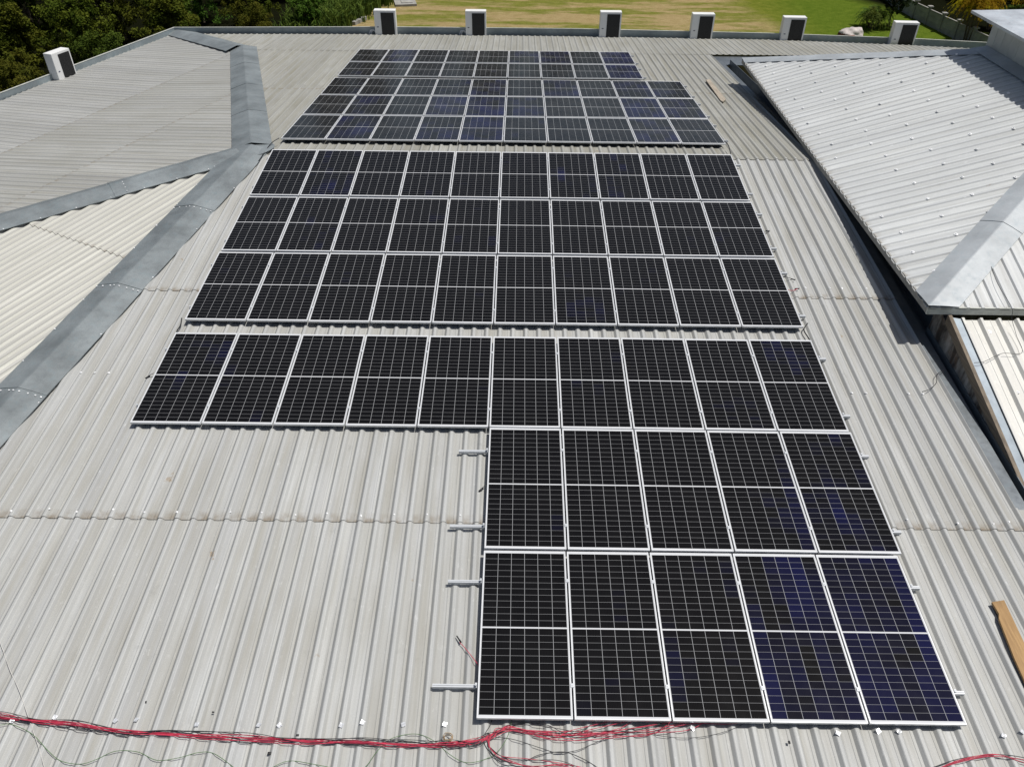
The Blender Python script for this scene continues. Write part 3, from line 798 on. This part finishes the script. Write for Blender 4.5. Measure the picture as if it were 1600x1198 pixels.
for name, n, pl, xl, xrr, y0, y1 in ROWS:
    P = P1 if pl == 1 else P2
    tilt = math.atan(P.gy); pitch = (xrr - xl) / n; L = (y1 - y0) / cos(tilt)
    for i in range(n):
        x = xl + (i + .5) * pitch; y = (y0 + y1) / 2
        pos = (ORD5 if n == 5 else (ORD[:8] + ['rightmost'] if n == 9 else ORD))[i]
        b = BLUE.get((name, i), rr_.uniform(.02, .2))
        if pl == 1 and name not in ('front', 'second'): b *= .78
        look = 'dark blue tinted' if b > .38 else 'black'
        t = empty('solar_panel', (x, y, P.z(x, y)), f'{look} solar panel in the {name} row from the front, {pos}', 'solar panel', 'solar panels on the grey roof')
        t.rotation_euler = (tilt + rr_.uniform(-.003, .003), rr_.uniform(-.003, .003), 0)
        t.scale = (pitch / 1.055, L / 2.106, 1)
        for nm, me in (('frame', FR), ('glass_laminate', GL), ('junction_box', JB)):
            o = bpy.data.objects.new(nm, me); COL.objects.link(o); o.parent = t
            if nm == 'glass_laminate': o.color = (.006 if pl == 1 else rr_.uniform(.028, .060), 0, b * 1.2, 1)  # red: veil amount, raised on the far slope to paint its sky sheen
    for which, fr in (('lower', .18), ('upper', .80)):
        y = y0 + (y1 - y0) * fr
        x0_ = xl - (.50 + (.0 if which == 'lower' else -.08) if n == 5 else .03); x1_ = xrr + .13
        if name == 'second': x0_ = xl - (.46 if which == 'lower' else .42)
        t = empty('mounting_rail', ((x0_ + x1_) / 2, y, P.z(0, y) - PT - .041), f'silver mounting rail under the {which} part of the {name} row of solar panels', 'mounting rail', 'mounting rails under the solar panels')
        t.rotation_euler = (tilt, 0, 0)
        o = bpy.data.objects.new('rail_bar', rail_mesh(x1_ - x0_)); COL.objects.link(o); o.parent = t
        for i in range(n + 1):
            c = bpy.data.objects.new('clamp', CLAMP); COL.objects.link(c); c.parent = t
            cx = xl + i * pitch + (.013 if i == n else (-.013 if i == 0 else 0)) - (x0_ + x1_) / 2
            c.location = (cx, 0, .041 + PT)
            if i in (0, n): c.scale = (.6, .7, .9)
        # feet screwed through the crests
        fb = bmesh.new()
        for q in range(int((x1_ - x0_) / 1.11) + 1):
            box(fb, (-(x1_ - x0_) / 2 + .10 + q * 1.11, 0, -.014), (.045, .034, .016)); 
        f = link('foot', fb, M['rail'], t, local=True)

# ------------------------------------------------------------------ condenser units
def unit_meshes():
    bm = bmesh.new(); box(bm, (0, 0, .60), (.84, .33, 1.05)); bmesh.ops.bevel(bm, geom=bm.edges[:], offset=.007, segments=2, affect='EDGES')
    a = bpy.data.meshes.new('casing'); bm.to_mesh(a); bm.free(); a.materials.append(M['white'])
    bm = bmesh.new(); box(bm, (.105, -.171, .585), (.51, .012, .93))
    for k in range(31): box(bm, (.105, -.179, .14 + k * .03), (.50, .006, .006))
    for k in range(8): box(bm, (.105 - .21 + k * .06, -.180, .585), (.005, .006, .92))
    b = bpy.data.meshes.new('grille'); bm.to_mesh(b); bm.free(); b.materials.append(M['grille'])
    bm = bmesh.new(); box(bm, (-.30, -.168, .53), (.07, .006, .03)); 
    c = bpy.data.meshes.new('badge'); bm.to_mesh(c); bm.free(); c.materials.append(M['badge'])
    bm = bmesh.new(); box(bm, (-.25, 0, .035), (.06, .36, .07)); box(bm, (.25, 0, .035), (.06, .36, .07))
    d = bpy.data.meshes.new('foot'); bm.to_mesh(d); bm.free(); d.materials.append(M['black'])
    return [('casing', a), ('grille', b), ('badge', c), ('foot', d)]
UM = unit_meshes()
where = ['leftmost of the six along the back parapet', 'second from the left along the back parapet', 'third from the left along the back parapet', 'third from the right along the back parapet', 'second from the right along the back parapet', 'rightmost on the back parapet by the fence']
ztop = [.04, .04, .075, .06, .012, .0]
for i, (x, y, w) in enumerate([(-4.85, 22.03, .83), (-1.32, 22.08, .80), (3.92, 22.0, .82), (7.48, 21.90, .85), (10.97, 21.75, .86), (15.05, 21.2, .88)]):
    t = empty('condenser_unit', (x, y, ztop[i] - 1.125), f'white air conditioning condenser with dark grille, {where[i]}', 'air conditioner', 'condenser units along the parapet', rz=[0.0, 0, -.0, -.0, -.03, -.06][i])
    t.scale = (w / .84, 1, 1)
    for nm, me in UM:
        o = bpy.data.objects.new(nm, me); COL.objects.link(o); o.parent = t
    if i < 2:
        bm = bmesh.new()
        for q in (0, .07):
            tube(bm, catmull([(-.44, .02 + q, .30), (-.52 - q, .04, .36), (-.60 - q, .03, .28), (-.66 - q, 0, .02)]), .028, 8)
        link('pipe', bm, M['pipe'], t, local=True)
pl_dir = (PL[1] - PL[0]).normalized()
t = empty('condenser_unit', (-14.86, 16.12, -1.06), 'white air conditioning condenser with dark grille standing alone at the left parapet', 'air conditioner', 'condenser units along the parapet', rz=math.atan2(pl_dir.y, pl_dir.x) + .0)
t.scale = (.93, 1.0, .96)
for nm, me in UM:
    o = bpy.data.objects.new(nm, me); COL.objects.link(o); o.parent = t

# ------------------------------------------------------------------ loose timber
def plank(name, pix, pl, thick, mat, label, nick=False):
    bm = bmesh.new()
    q = [pl.at(*p, .006 + thick) for p in pix]
    prism(bm, q, (0, 0, -thick))
    bmesh.ops.recalc_face_normals(bm, faces=bm.faces)
    o = link(name, bm, mat); tag(o, label, 'plank')
plank('timber_plank', [(1103, 125), (1109, 124), (1134, 155), (1130, 159), (1126, 157)], R2, .035, M['plank_pale'], 'weathered pale timber plank lying across the far ribs near the white roof')
plank('timber_plank', [(1550, 940), (1569, 937), (1660, 1130), (1660, 1175), (1620, 1105), (1586, 1030), (1561, 966), (1561, 958)], R1, .03, M['plank'], 'brown timber plank with a notched end lying near the right front edge')

# ------------------------------------------------------------------ cables
cr = random.Random(11)
def crest(px, py, h): return R1.at(px, py, h)
MAINP = [(-60, 1112), (0, 1120), (60, 1128), (120, 1132), (200, 1142), (260, 1146), (330, 1150), (400, 1154), (480, 1158), (560, 1160), (630, 1164), (700, 1163), (745, 1159), (765, 1151)]
UPP = [(778, 1141), (800, 1137), (850, 1139), (900, 1141), (960, 1138), (1020, 1135), (1080, 1132), (1150, 1126), (1175, 1118)]
DNP = [(763, 1161), (768, 1170), (785, 1183), (825, 1191), (880, 1196), (940, 1208)]
def cable(name, pix, mat, label, cat, group, r=.0042, spread=0, seed=0, h=.008, hump=0, parent=None):
    g = random.Random(seed)
    path = []
    a, b = g.uniform(0, 9), g.uniform(0, 9)
    pts = []
    for i, (x, y) in enumerate(pix):
        p = crest(x, y, h)
        s = spread * (1.0 if spread else 0) * (.35 + .65 * abs(sin(i * 1.1 + a * .2)))
        p = p + Vector((g.uniform(-.02, .02) * (1 if spread else 0), g.uniform(-1, 1) * s, abs(g.gauss(0, .012)) * (1 if spread else 0) + hump))
        pts.append(p)
    bm = bmesh.new(); tube(bm, catmull(pts, 7), r, 6)
    return tag(link(name, bm, mat), label, cat, group)
for i in range(8):
    sp = .024 if i < 6 else .045
    br = UPP if i % 8 < 5 else DNP
    k = cr.uniform(-1, 1)
    seg = [(x + cr.uniform(-2, 2), y + k * ((2.5 if x < 840 else 9) if br is UPP else 4) + (8 if br is UPP and 840 < x < 1050 else 0) + cr.uniform(-1.5, 1.5) * (2.6 if x > 850 else 1)) for x, y in br]
    if br is UPP: seg = seg[:5 + i % 5]; seg.append((seg[-1][0] + 40, 1120))
    cable('red_cable', MAINP + seg, M['red'], 'red cable in the long bundle, turning up under the front solar panels' if br is UPP else 'red cable in the long bundle, looping back to the bottom edge below the panels', 'cable', 'red cables of the long bundle', .0036, sp * 1.15, 100 + i)
for i in range(5):
    br = UPP if i < 3 else DNP
    seg = [(x, y + cr.uniform(-5, 7)) for x, y in br]
    if br is UPP: seg = seg[:4 + i * 2]; seg.append((seg[-1][0] + 30, 1119))
    cable('black_cable', MAINP + seg, M['bcable'], 'thin black cable in the long bundle, turning up under the front solar panels' if br is UPP else 'thin black cable in the long bundle, looping back to the bottom edge', 'cable', 'black cables of the long bundle', .0034, .06, 300 + i)
for i in range(4):
    cable('red_cable', [(1128 - i * 46, 1117)] + [(1080 - i * 55, 1131 + i), (1000 - i * 40, 1139 + i * 1.5), (900 - i * 8, 1147 + i * 2), (850, 1143 + i * 2), (800, 1139 + i), (778, 1146), (765, 1153), (700, 1164 - i)], M['red'], 'red cable fanning out below the front edge of the solar panels', 'cable', 'red cables fanned out below the panels', .0036, .035, 700 + i)
cable('black_cable', [(770, 1118), (766, 1132), (758, 1145), (755, 1152), (762, 1170), (790, 1189), (850, 1199)], M['bcable'], 'black cable dropping from under the front left panel corner', 'cable', None, .0045, 0, 5)
cable('black_cable', [(760, 1150), (800, 1154), (845, 1168), (870, 1175), (900, 1172), (930, 1160), (960, 1148), (1005, 1140)], M['bcable'], 'black cable in a loose wave below the front row of panels', 'cable', None, .0035, 0, 6)
cable('black_cable', [(1010, 1146), (1060, 1152), (1100, 1150), (1140, 1140), (1170, 1126)], M['bcable'], 'thin black cable sagging below the middle of the front row', 'cable', None, .003, 0, 8)
cable('black_cable', [(822, 1188), (845, 1178), (880, 1174), (905, 1182), (930, 1196), (945, 1210)], M['bcable'], 'black cable arching at the bottom edge below the front row', 'cable', None, .0045, 0, 9)
for i in range(3):
    cable('red_cable', [(1440, 1215), (1480, 1196 - i * 2), (1525, 1185 - i * 2.5), (1560, 1182 - i * 2), (1600, 1187 + i * 2), (1660, 1205)], M['red'], 'red cable arching at the bottom right corner', 'cable', 'red cables at the bottom right corner', .0038, .012, 40 + i)
cable('black_cable', [(1440, 1205), (1490, 1187), (1530, 1180), (1560, 1178), (1600, 1183), (1660, 1200)], M['bcable'], 'black cable arching over the red ones at the bottom right corner', 'cable', None, .0045, 0, 44)
cable('green_wire', [(-30, 1134), (0, 1132), (18, 1131), (50, 1146), (75, 1172), (95, 1188), (125, 1193), (150, 1186), (180, 1173), (215, 1174), (245, 1187), (280, 1183), (310, 1175), (335, 1177), (372, 1203)], M['green'], 'thin green wire winding below the cable bundle at the far left', 'wire', None, .0034, 0, 50)
cable('green_wire', [(410, 1210), (430, 1196), (455, 1188), (500, 1195), (560, 1204), (590, 1172), (612, 1153), (650, 1146), (680, 1158), (700, 1176), (725, 1190), (750, 1188), (775, 1176), (793, 1150), (801, 1118)], M['green'], 'thin green wire winding across the bundle toward the front left panel', 'wire', None, .0034, 0, 51)
cable('pale_wire', [(-20, 960), (0, 1003), (15, 1045), (30, 1078), (45, 1122), (62, 1172), (72, 1210)], M['wire'], 'thin pale wire trailing down the roof at the left edge', 'wire', None, .003, 0, 52)
# coil of tan wire
bm = bmesh.new()
c0 = crest(700, 1154, .012)
tube(bm, [c0 + Vector((cos(t * .5) * (.045 + .012 * sin(t * 1.7)), sin(t * .5) * (.045 + .01 * cos(t)), .004 + .0015 * t)) for t in range(0, 44)], .0032, 5)
tag(link('wire_coil', bm, M['amber']), 'small coil of tan wire beside the cable bundle', 'wire coil')
def lead(pix, end, label):
    t = empty('panel_lead', crest(*end, .01), label, 'cable')
    bm = bmesh.new(); tube(bm, catmull([crest(x, y, .01 + .03 * (i == 1)) for i, (x, y) in enumerate(pix)]), .004, 6); link('cable', bm, M['red'], t)
    bm = bmesh.new(); e = crest(*end, .012); d = (e - crest(*pix[-2], .012)).normalized(); tube(bm, [e - d * .05, e - d * .02, e, e + d * .05], lambda u: .011 if u < .6 else .008, 8); link('connector', bm, M['black'], t)
lead([(750, 1042), (738, 1026), (725, 1010), (718, 1003)], (717, 998), 'red lead with a black plug sticking out left of the front row')
def stub(pix, end, label, m='bcable'):
    t = empty('panel_lead', crest(*end, .03), label, 'cable')
    bm = bmesh.new(); tube(bm, catmull([crest(x, y, .05) for x, y in pix] + [crest(*end, .02)]), .005, 6); link('cable', bm, M[m], t)
    bm = bmesh.new(); e = crest(*end, .022); d = (e - crest(*pix[0], .03)).normalized(); tube(bm, [e - d * .06, e - d * .02, e + d * .02], .012, 8); link('connector', bm, M['black'], t)
stub([(768, 750), (760, 756)], (750, 766), 'pair of short black leads poking out left of the second row')
stub([(1222, 432), (1232, 434)], (1241, 437), 'short black lead with plug right of the fourth row', )
stub([(1228, 452), (1238, 454)], (1247, 451), 'short red lead with plug right of the fourth row', 'red')
stub([(240, 583), (234, 586)], (229, 590), 'short black lead with plug left of the third row')
stub([(1190, 360), (1196, 362)], (1201, 361), 'short black lead with plug right of the fifth row')
# conduits jumping from block to block
for pix, lab in (([(1262, 505), (1256, 515), (1262, 526), (1268, 535)], 'black flexible conduit bridging the gap at the right end of the third row'), ([(284, 497), (282, 508), (277, 516), (275, 522)], 'black flexible conduit bridging the gap at the left end of the third row'),
                 ([(436, 216), (424, 224), (415, 236), (404, 252)], 'black flexible conduit curving past the left end of the ridge gap'), ([(1132, 221), (1138, 227), (1141, 238), (1143, 245)], 'black flexible conduit bridging the ridge gap at its right end')):
    bm = bmesh.new(); tube(bm, catmull([P1.at(x, y, -.07 if i % 3 else -.04) for i, (x, y) in enumerate(pix)]), .010, 8); tag(link('conduit', bm, M['black']), lab, 'conduit')
# wires on the hall
bm = bmesh.new()
tube(bm, catmull([(8.45, 1.02, RF.z(0, 1.02, .03)), (8.40, .6, RF.z(0, .6, .06)), (8.44, .1, .64), (8.44, -.02, .5), (8.46, -.25, RG.z(0, -.25, .03)), (8.42, -.6, RG.z(0, -.6, .02)), (8.1, -.62, RG.z(0, -.62, .02)), (7.75, -.8, RG.z(0, -.8, .04)), (7.56, -.85, RG.z(0, -.85, .06))]), .004, 6)
tag(link('loose_wire', bm, M['bcable']), 'thin dark wire hanging from the white roof down to the ivory wing', 'wire')
bm = bmesh.new()
tube(bm, catmull([crest(1441, 612, .01), crest(1452, 608, .05), crest(1463, 598, .05), crest(1464, 585, .04), crest(1476, 578, .0)]), .005, 6)
tag(link('loose_wire', bm, M['bcable']), 'thin dark wire curling over the roof edge beside the box gutter', 'wire')
bm = bmesh.new(); tube(bm, [Vector((7.15, 15.0, R2.z(0, 15, .25))), Vector((8.0, 15.0, R2.z(0, 15, .27)))], .05, 10)
#tag(link('vent_pipe', bm, M['pipe']), 'pipe', 'pipe')
bm.free()
# scraps left on the sheets
def scrap(px, py, s, mat, label):
    bm = bmesh.new(); p = crest(px, py, .012)
    vs = box(bm, p, (s, s * .7, .012), Matrix.Rotation(px, 3, 'Z')); vs[4].co.z += .006
    tag(link('scrap', bm, mat), label, 'debris')
scrap(421, 1176, .035, M['black'], 'black scrap lying below the cable bundle')
scrap(465, 1148, .028, M['black'], 'small dark square scrap just above the cable bundle')
scrap(1233, 1159, .03, M['black'], 'small dark scrap below the front row, second panel from the right')
scrap(228, 1096, .018, M['black'], 'tiny black scrap above the cable bundle at the left')
scrap(333, 1112, .02, M['black'], 'thin black scrap above the cable bundle left of centre')

# ------------------------------------------------------------------ vegetation
def leaf_cloud(seed, n, size, lobes, flat=1.0, long=1.6):
    """unit crown: leaf sized quads spread in clumps through a lumpy volume"""
    g = random.Random(seed); bm = bmesh.new()
    L = []
    for _ in range(lobes):
        a = g.uniform(0, 2*pi); r = g.uniform(0, .62) ; z = g.uniform(-.55, .7)
        L.append((Vector((r*cos(a), r*sin(a), z * flat)), g.uniform(.24, .44)))
    sub = []
    for c, r in L:
        for _ in range(9):
            d = Vector((g.gauss(0, 1), g.gauss(0, 1), g.gauss(0, 1))).normalized()
            sub.append((c + d * r * g.uniform(.55, 1.05), r * g.uniform(.22, .42)))
    for i in range(n):
        c, r = sub[g.randrange(len(sub))]
        d = Vector((g.gauss(0, 1), g.gauss(0, 1), g.gauss(0, .9)))
        p = c + d.normalized() * r * g.random() ** .4
        nrm = (p * .6 + Vector((g.gauss(0, .5), g.gauss(0, .5), g.gauss(.5, .5)))).normalized()
        u = nrm.orthogonal().normalized(); u = Matrix.Rotation(g.uniform(0, 6.3), 3, nrm) @ u; v = nrm.cross(u)
        s = size * g.uniform(.6, 1.4)
        q = [p - u*s*long*.5, p + v*s*.42, p + u*s*long*.55 - nrm*s*.2, p - v*s*.42]
        bm.faces.new([bm.verts.new(x) for x in q])
    me = bpy.data.meshes.new('crown'); bm.to_mesh(me); bm.free(); return me
CR = [leaf_cloud(21, 11000, .036, 14), leaf_cloud(22, 11000, .034, 17, .8), leaf_cloud(23, 9000, .042, 12, 1.15), leaf_cloud(24, 7000, .055, 11, .7, 2.6)]
def crown_mesh(k, mat):
    key = (k, mat)
    if key not in CM:
        me = CR[k].copy(); me.materials.append(M[mat]); CM[key] = me
    return CM[key]
CM = {}
def trunk_mesh(seed):
    g = random.Random(seed); bm = bmesh.new()
    tube(bm, catmull([(0, 0, -.3), (g.uniform(-.1, .1), g.uniform(-.1, .1), 1.2), (g.uniform(-.2, .2), g.uniform(-.2, .2), 2.4), (g.uniform(-.3, .3), g.uniform(-.3, .3), 3.4)], 4), lambda u: .17 * (1 - .6 * u), 7)
    for k in range(5):
        a = g.uniform(0, 6.28); z = g.uniform(1.6, 2.6)
        tube(bm, catmull([(0, 0, z), (.5*cos(a), .5*sin(a), z + .5), (1.1*cos(a), 1.1*sin(a), z + 1.1)], 4), lambda u: .075 * (1 - .7*u), 5)
    me = bpy.data.meshes.new('trunk'); bm.to_mesh(me); bm.free(); me.materials.append(M['bark']); return me
TK = [trunk_mesh(1), trunk_mesh(2), trunk_mesh(3)]
tr_ = random.Random(5)
def tree(x, y, h, w, k, mat, label, group, name='tree', trunk=True):
    z = gz(x, y)
    t = empty(name, (x, y, z), label, 'tree' if name == 'tree' else 'bush', group, rz=tr_.uniform(0, 6.28))
    o = bpy.data.objects.new('crown', crown_mesh(k, mat)); COL.objects.link(o); o.parent = t
    ch = h * (.40 if trunk else .5)
    o.location = (0, 0, h - ch * .95 if trunk else h * .42); o.scale = (w / 2, w / 2 * tr_.uniform(.85, 1.1), ch)
    if trunk:
        b = bpy.data.objects.new('trunk', TK[tr_.randrange(3)]); COL.objects.link(b); b.parent = t
        s = h * .62 / 3.4; b.scale = (s * .9, s * .9, s)
    else:
        b = bpy.data.objects.new('stem', TK[tr_.randrange(3)]); COL.objects.link(b); b.parent = t; b.scale = (h * .1, h * .1, h * .14)
LB = {'leaf': 'dark green dense tree in the woodland beyond the roof', 'leaf2': 'olive brown tinged bush below the left parapet', 'leaf3': 'bright green leafy bush below the parapet at left'}
GR = {'leaf': 'dark woodland trees', 'leaf2': 'olive bushes beyond the left parapet', 'leaf3': 'bright green bushes beyond the parapet'}
# sunlit bushes just beyond the left parapet
for (x, y, h, w, k, m) in [(-19.5, 15.5, 2.6, 3.4, 3, 'leaf3'), (-19, 19.5, 3.9, 4.2, 1, 'leaf2'), (-20.5, 23.0, 4.8, 4.6, 0, 'leaf2'), (-17.4, 24.5, 3.6, 3.8, 1, 'leaf3'), (-22.8, 20.2, 5.0, 4.6, 2, 'leaf3'), (-24.5, 25, 5.9, 5.2, 0, 'leaf2'),
                           (-20.5, 28.5, 4.6, 4.6, 1, 'leaf2'), (-16.5, 29.2, 3.8, 4.2, 0, 'leaf2'), (-17.5, 33, 4.6, 4.4, 2, 'leaf3'), (-13.2, 31.5, 3.2, 3.6, 1, 'leaf2'), (-24, 31, 6.2, 5.4, 2, 'leaf3'), (-15.0, 37, 4.2, 4.2, 0, 'leaf2'), (-11.6, 36.5, 3.0, 3.2, 2, 'leaf3'), (-18.2, 38.5, 5.2, 4.6, 1, 'leaf3'), (-21.5, 35.0, 5.6, 5, 0, 'leaf2')]:
    tree(x, y, h, w, k, m, LB[m], GR[m], 'bush', False)
# woodland behind
spots = []
for ring_, (r0, cnt_) in enumerate(((0, 0),)): pass
wood_spots = [(-27, 17, 9), (-30, 22, 11), (-29, 28, 11), (-33, 33, 13), (-28, 36, 11), (-24.5, 41, 11), (-30, 43, 13), (-20.5, 44.5, 10), (-16.5, 46.5, 9), (-13, 48.5, 9), (-24, 49, 13), (-18, 53, 13), (-11.5, 55, 12), (-36, 26, 14), (-38, 38, 16), (-34, 49, 16), (-27, 57, 16), (-7, 60, 12),
              (-2, 64, 13), (4, 66, 13), (10, 67, 13), (16, 66, 12), (21, 63, 12), (26, 60, 11), (30, 57, 11), (33, 53, 11), (30, 50, 9), (34, 47, 11), (36, 43, 11), (32.5, 42.5, 8), (37, 38, 10), (39, 50, 13), (-40, 14, 13), (-33, 12, 11), (-44, 24, 16), (28, 66, 14), (38, 60, 15), (43, 42, 14), (44, 34, 13), (-16, 62, 15), (42, 26, 12), (31.0, 45.5, 6), (33.5, 41.5, 5.5), (35.5, 37.5, 6), (29, 47.5, 6.5), (27.5, 51.5, 7), (25.5, 56, 8), (-20, 41.5, 6), (-16.5, 43, 5.5), (-14, 45.5, 5.5), (-12.6, 50, 6), (-24, 38, 7.5), (-26.5, 32, 7), (-26, 27, 7), (-25, 21.5, 6.5), (-24, 15, 6.5), (-22.5, 45, 7)]
for i, (x, y, h) in enumerate(wood_spots):
    side = 'right' if x > 18 else ('left' if x < -9 else 'far')
    tree(x, y, h * tr_.uniform(.9, 1.1), h * .62 * tr_.uniform(.9, 1.15), i % 3, 'leaf', {'right': 'dark dense tree rising behind the precast fence at right', 'left': 'dark dense tree in the wood beyond the left parapet', 'far': 'dark dense tree closing off the far end of the lawn'}[side], {'right': 'dark trees behind the fence', 'left': 'dark woodland trees at left', 'far': 'dark trees at the far end of the lawn'}[side])
# undergrowth filling the shade under the wood
gb = random.Random(9)
bm = bmesh.new()
def tuft(bm, x, y, s, n, g):
    z = gz(x, y)
    for _ in range(n):
        a = g.uniform(0, 6.28); lean = g.uniform(.1, .7); p = Vector((x + g.gauss(0, s*.3), y + g.gauss(0, s*.3), z - .02)); hh = s * g.uniform(.6, 1.1)
        d = Vector((cos(a), sin(a), 0)); w = Vector((-sin(a), cos(a), 0)) * (.022 * s + .012)
        m_ = p + d * lean * hh * .35 + Vector((0, 0, hh * .7)); e = p + d * lean * hh + Vector((0, 0, hh * .85))
        v = [bm.verts.new(q) for q in (p - w, p + w, m_ + w * .8, m_ - w * .8, e)]
        bm.faces.new(v[:4]); bm.faces.new((v[3], v[2], v[4]))
for _ in range(420):
    t_ = gb.random(); x = -9.6 - 3.2 * t_ + gb.gauss(0, .5); y = 36 + 12 * gb.random() + gb.gauss(0, 1)
    x = -9.4 + (y - 38) * .28 - abs(gb.gauss(0, 1.4)) - .4
    tuft(bm, x, y, gb.uniform(.6, 1.3), 22, gb)
for _ in range(160):
    tuft(bm, gb.uniform(-22, -16.8), gb.uniform(10, 20), gb.uniform(.6, 1.3), 20, gb)
o = link('tall_grass', bm, M['leaf_g']); tag(o, 'tall rough grass along the left edge of the lawn and below the parapet', 'grass', kind='stuff')
# frond plants
def frond_mesh(seed, n, length, rise):
    g = random.Random(seed); bm = bmesh.new()
    for i in range(n):
        a = g.uniform(0, 6.28); L = length * g.uniform(.7, 1.15); ri = rise * g.uniform(.6, 1.3)
        d = Vector((cos(a), sin(a), 0)); s = Vector((-sin(a), cos(a), 0)); prev = None
        z0 = g.uniform(0, .5)
        pts = [Vector((0, 0, z0)) + d * L * t + Vector((0, 0, ri * (1.9*t - 2.1*t*t))) for t in [k/9 for k in range(10)]]
        for k in range(1, 10):
            p = pts[k]; tt = (pts[k] - pts[k-1]).normalized(); lw = L * .30 * (1 - (k/10)**2) * .8
            for sg in (-1, 1):
                for q in range(2):
                    o_ = p - tt * L * .05 * q
                    e = o_ + s * sg * lw + tt * lw * .55 - Vector((0, 0, lw * .35)); wv = tt * L * .022
                    bm.faces.new([bm.verts.new(x) for x in (o_ - wv, o_ + wv, e)])
        w = s * .012
        for k in range(9): bm.faces.new([bm.verts.new(x) for x in (pts[k] - w, pts[k] + w, pts[k+1] + w, pts[k+1] - w)])
    me = bpy.data.meshes.new('fronds'); bm.to_mesh(me); bm.free(); return me
FY = frond_mesh(4, 44, 1.25, 1.4); FG = FY.copy(); FY.materials.append(M['leaf_y']); FG.materials.append(M['leaf_g'])
GP = Plane((0, 0, GZ), 0, 0)
def palm(x, y, h, s, me, label):
    t = empty('palm', (x, y, gz(x, y)), label, 'palm')
    bm = bmesh.new()
    g = random.Random(int(x * 10))
    for q in range(5):
        a = q * 1.3; tube(bm, catmull([(0.1*cos(a), .1*sin(a), -.2), (.22*cos(a), .22*sin(a), h*.5), (.4*cos(a), .4*sin(a), h)], 4), .05, 6)
    link('trunk', bm, M['bark'], t, local=True)
    for q in range(3):
        o = bpy.data.objects.new('fronds', me); COL.objects.link(o); o.parent = t; o.location = (.35*cos(q*2.1), .35*sin(q*2.1), h * (.72 + .14*q)); o.scale = (s, s, s); o.rotation_euler = (0, 0, q)
GP = Plane((0, 0, GZ), 0, 0)
_p = GP.at(1508, 70); palm(_p.x, _p.y, 1.9, .95, FY, 'golden yellow feathery palm by the precast fence next to the clerestory box')
_p = GP.at(1545, 48); palm(_p.x, _p.y, 2.0, .7, FY, 'smaller yellow palm against the dark wood at right')
palm(-14.2, 44.2, 3.2, 1.1, FG, 'green palm at the edge of the wood behind the left parapet corner')
_p = GP.at(1362, 44); palm(_p.x, _p.y, .35, .7, FG, 'low spiky green plant on the lawn left of the small tree')
_p = GP.at(1388, 42); tree(_p.x, _p.y, 2.7, 2.7, 0, 'leaf', 'dark leafy small tree standing on the lawn in front of the fence', None)
_p = GP.at(1560, 62); tree(_p.x, _p.y, 2.2, 2.6, 3, 'leaf3', 'broad leaved green shrub behind the fence by the clerestory box', None, 'bush', False)


# ------------------------------------------------------------------ precast fence, slab, kerb, covered heap
fence = empty('fence', (25, 38, GZ), 'grey precast concrete panel fence with capped posts along the right of the lawn', 'fence')
FP = [tuple(GP.at(*q).xy) for q in ((1330, -28), (1385, 6), (1415, 25), (1452, 43), (1497, 64), (1560, 93))]
def walk(pts, step):
    out = [Vector(pts[0])]; acc = 0
    for a, b in zip(pts, pts[1:]):
        a, b = Vector(a), Vector(b); L = (b - a).length; t = step - acc
        while t <= L: out.append(a.lerp(b, t / L)); t += step
        acc = (acc + L) % step
    return out
fp = walk(FP, 1.5)
for i, p in enumerate(fp):
    z = gz(p.x, p.y); bm = bmesh.new(); box(bm, (p.x, p.y, z + .45), (.16, .16, 1.0)); prism(bm, [(p.x-.14, p.y-.14, z+.952), (p.x+.14, p.y-.14, z+.952), (p.x+.14, p.y+.14, z+.952), (p.x-.14, p.y+.14, z+.952)], (0, 0, .07))
    link('post', bm, M['concrete'], fence)
    if i + 1 < len(fp):
        q = fp[i+1]; e = q - p; a = math.atan2(e.y, e.x); c = (p + q) / 2; z = gz(c.x, c.y)
        bm = bmesh.new()
        for k in range(3): box(bm, (c.x, c.y, z + .13 + k * .27), (e.length - .17, .05, .262), Matrix.Rotation(a, 3, 'Z'))
        box(bm, (c.x, c.y, z + .845), (e.length - .17, .09, .05), Matrix.Rotation(a, 3, 'Z'))
        link('fence_panel', bm, M['concrete'], fence)
p = GP.at(633, 4, .1); bm = bmesh.new(); box(bm, (p.x, p.y, gz(p.x, p.y) + .06), (1.35, 1.5, .14), Matrix.Rotation(.2, 3, 'Z')); box(bm, (p.x + .1, p.y, gz(p.x, p.y) + .15), (.7, .8, .04), Matrix.Rotation(.2, 3, 'Z'))
tag(link('concrete_slab', bm, M['concrete']), 'pale concrete cover slab lying on the worn lawn', 'slab')
a_, b_ = GP.at(553, 41), GP.at(571, 32); bm = bmesh.new(); e = b_ - a_; box(bm, (a_ + b_) / 2 + Vector((0, 0, .08)), (e.length, .22, .3), Matrix.Rotation(math.atan2(e.y, e.x), 3, 'Z'))
tag(link('kerb', bm, M['concrete']), 'short pale concrete kerb at the left edge of the lawn', 'kerb')
p = GP.at(1331, 55); bm = bmesh.new()
bmesh.ops.create_icosphere(bm, subdivisions=4, radius=1)
for v in bm.verts:
    n_ = noise.noise(v.co * 1.7) * .28 + noise.noise(v.co * 5) * .08
    v.co = Vector((v.co.x * .72 * (1 + n_), v.co.y * .55 * (1 + n_), max(-.1, v.co.z * .42 * (1 + n_)))) + p
for f in bm.faces:
    f.smooth = True; f.material_index = 1 if (f.normal.z < .3 and f.calc_center_median().x < p.x) else 0
tag(link('covered_heap', bm, [plain('white tarpaulin', (.50, .45, .42), .7, 0, .3, 5), plain('red soil', (.22, .06, .035), .9)]), 'low heap under a white sheet on the grass just beyond the parapet', 'heap')
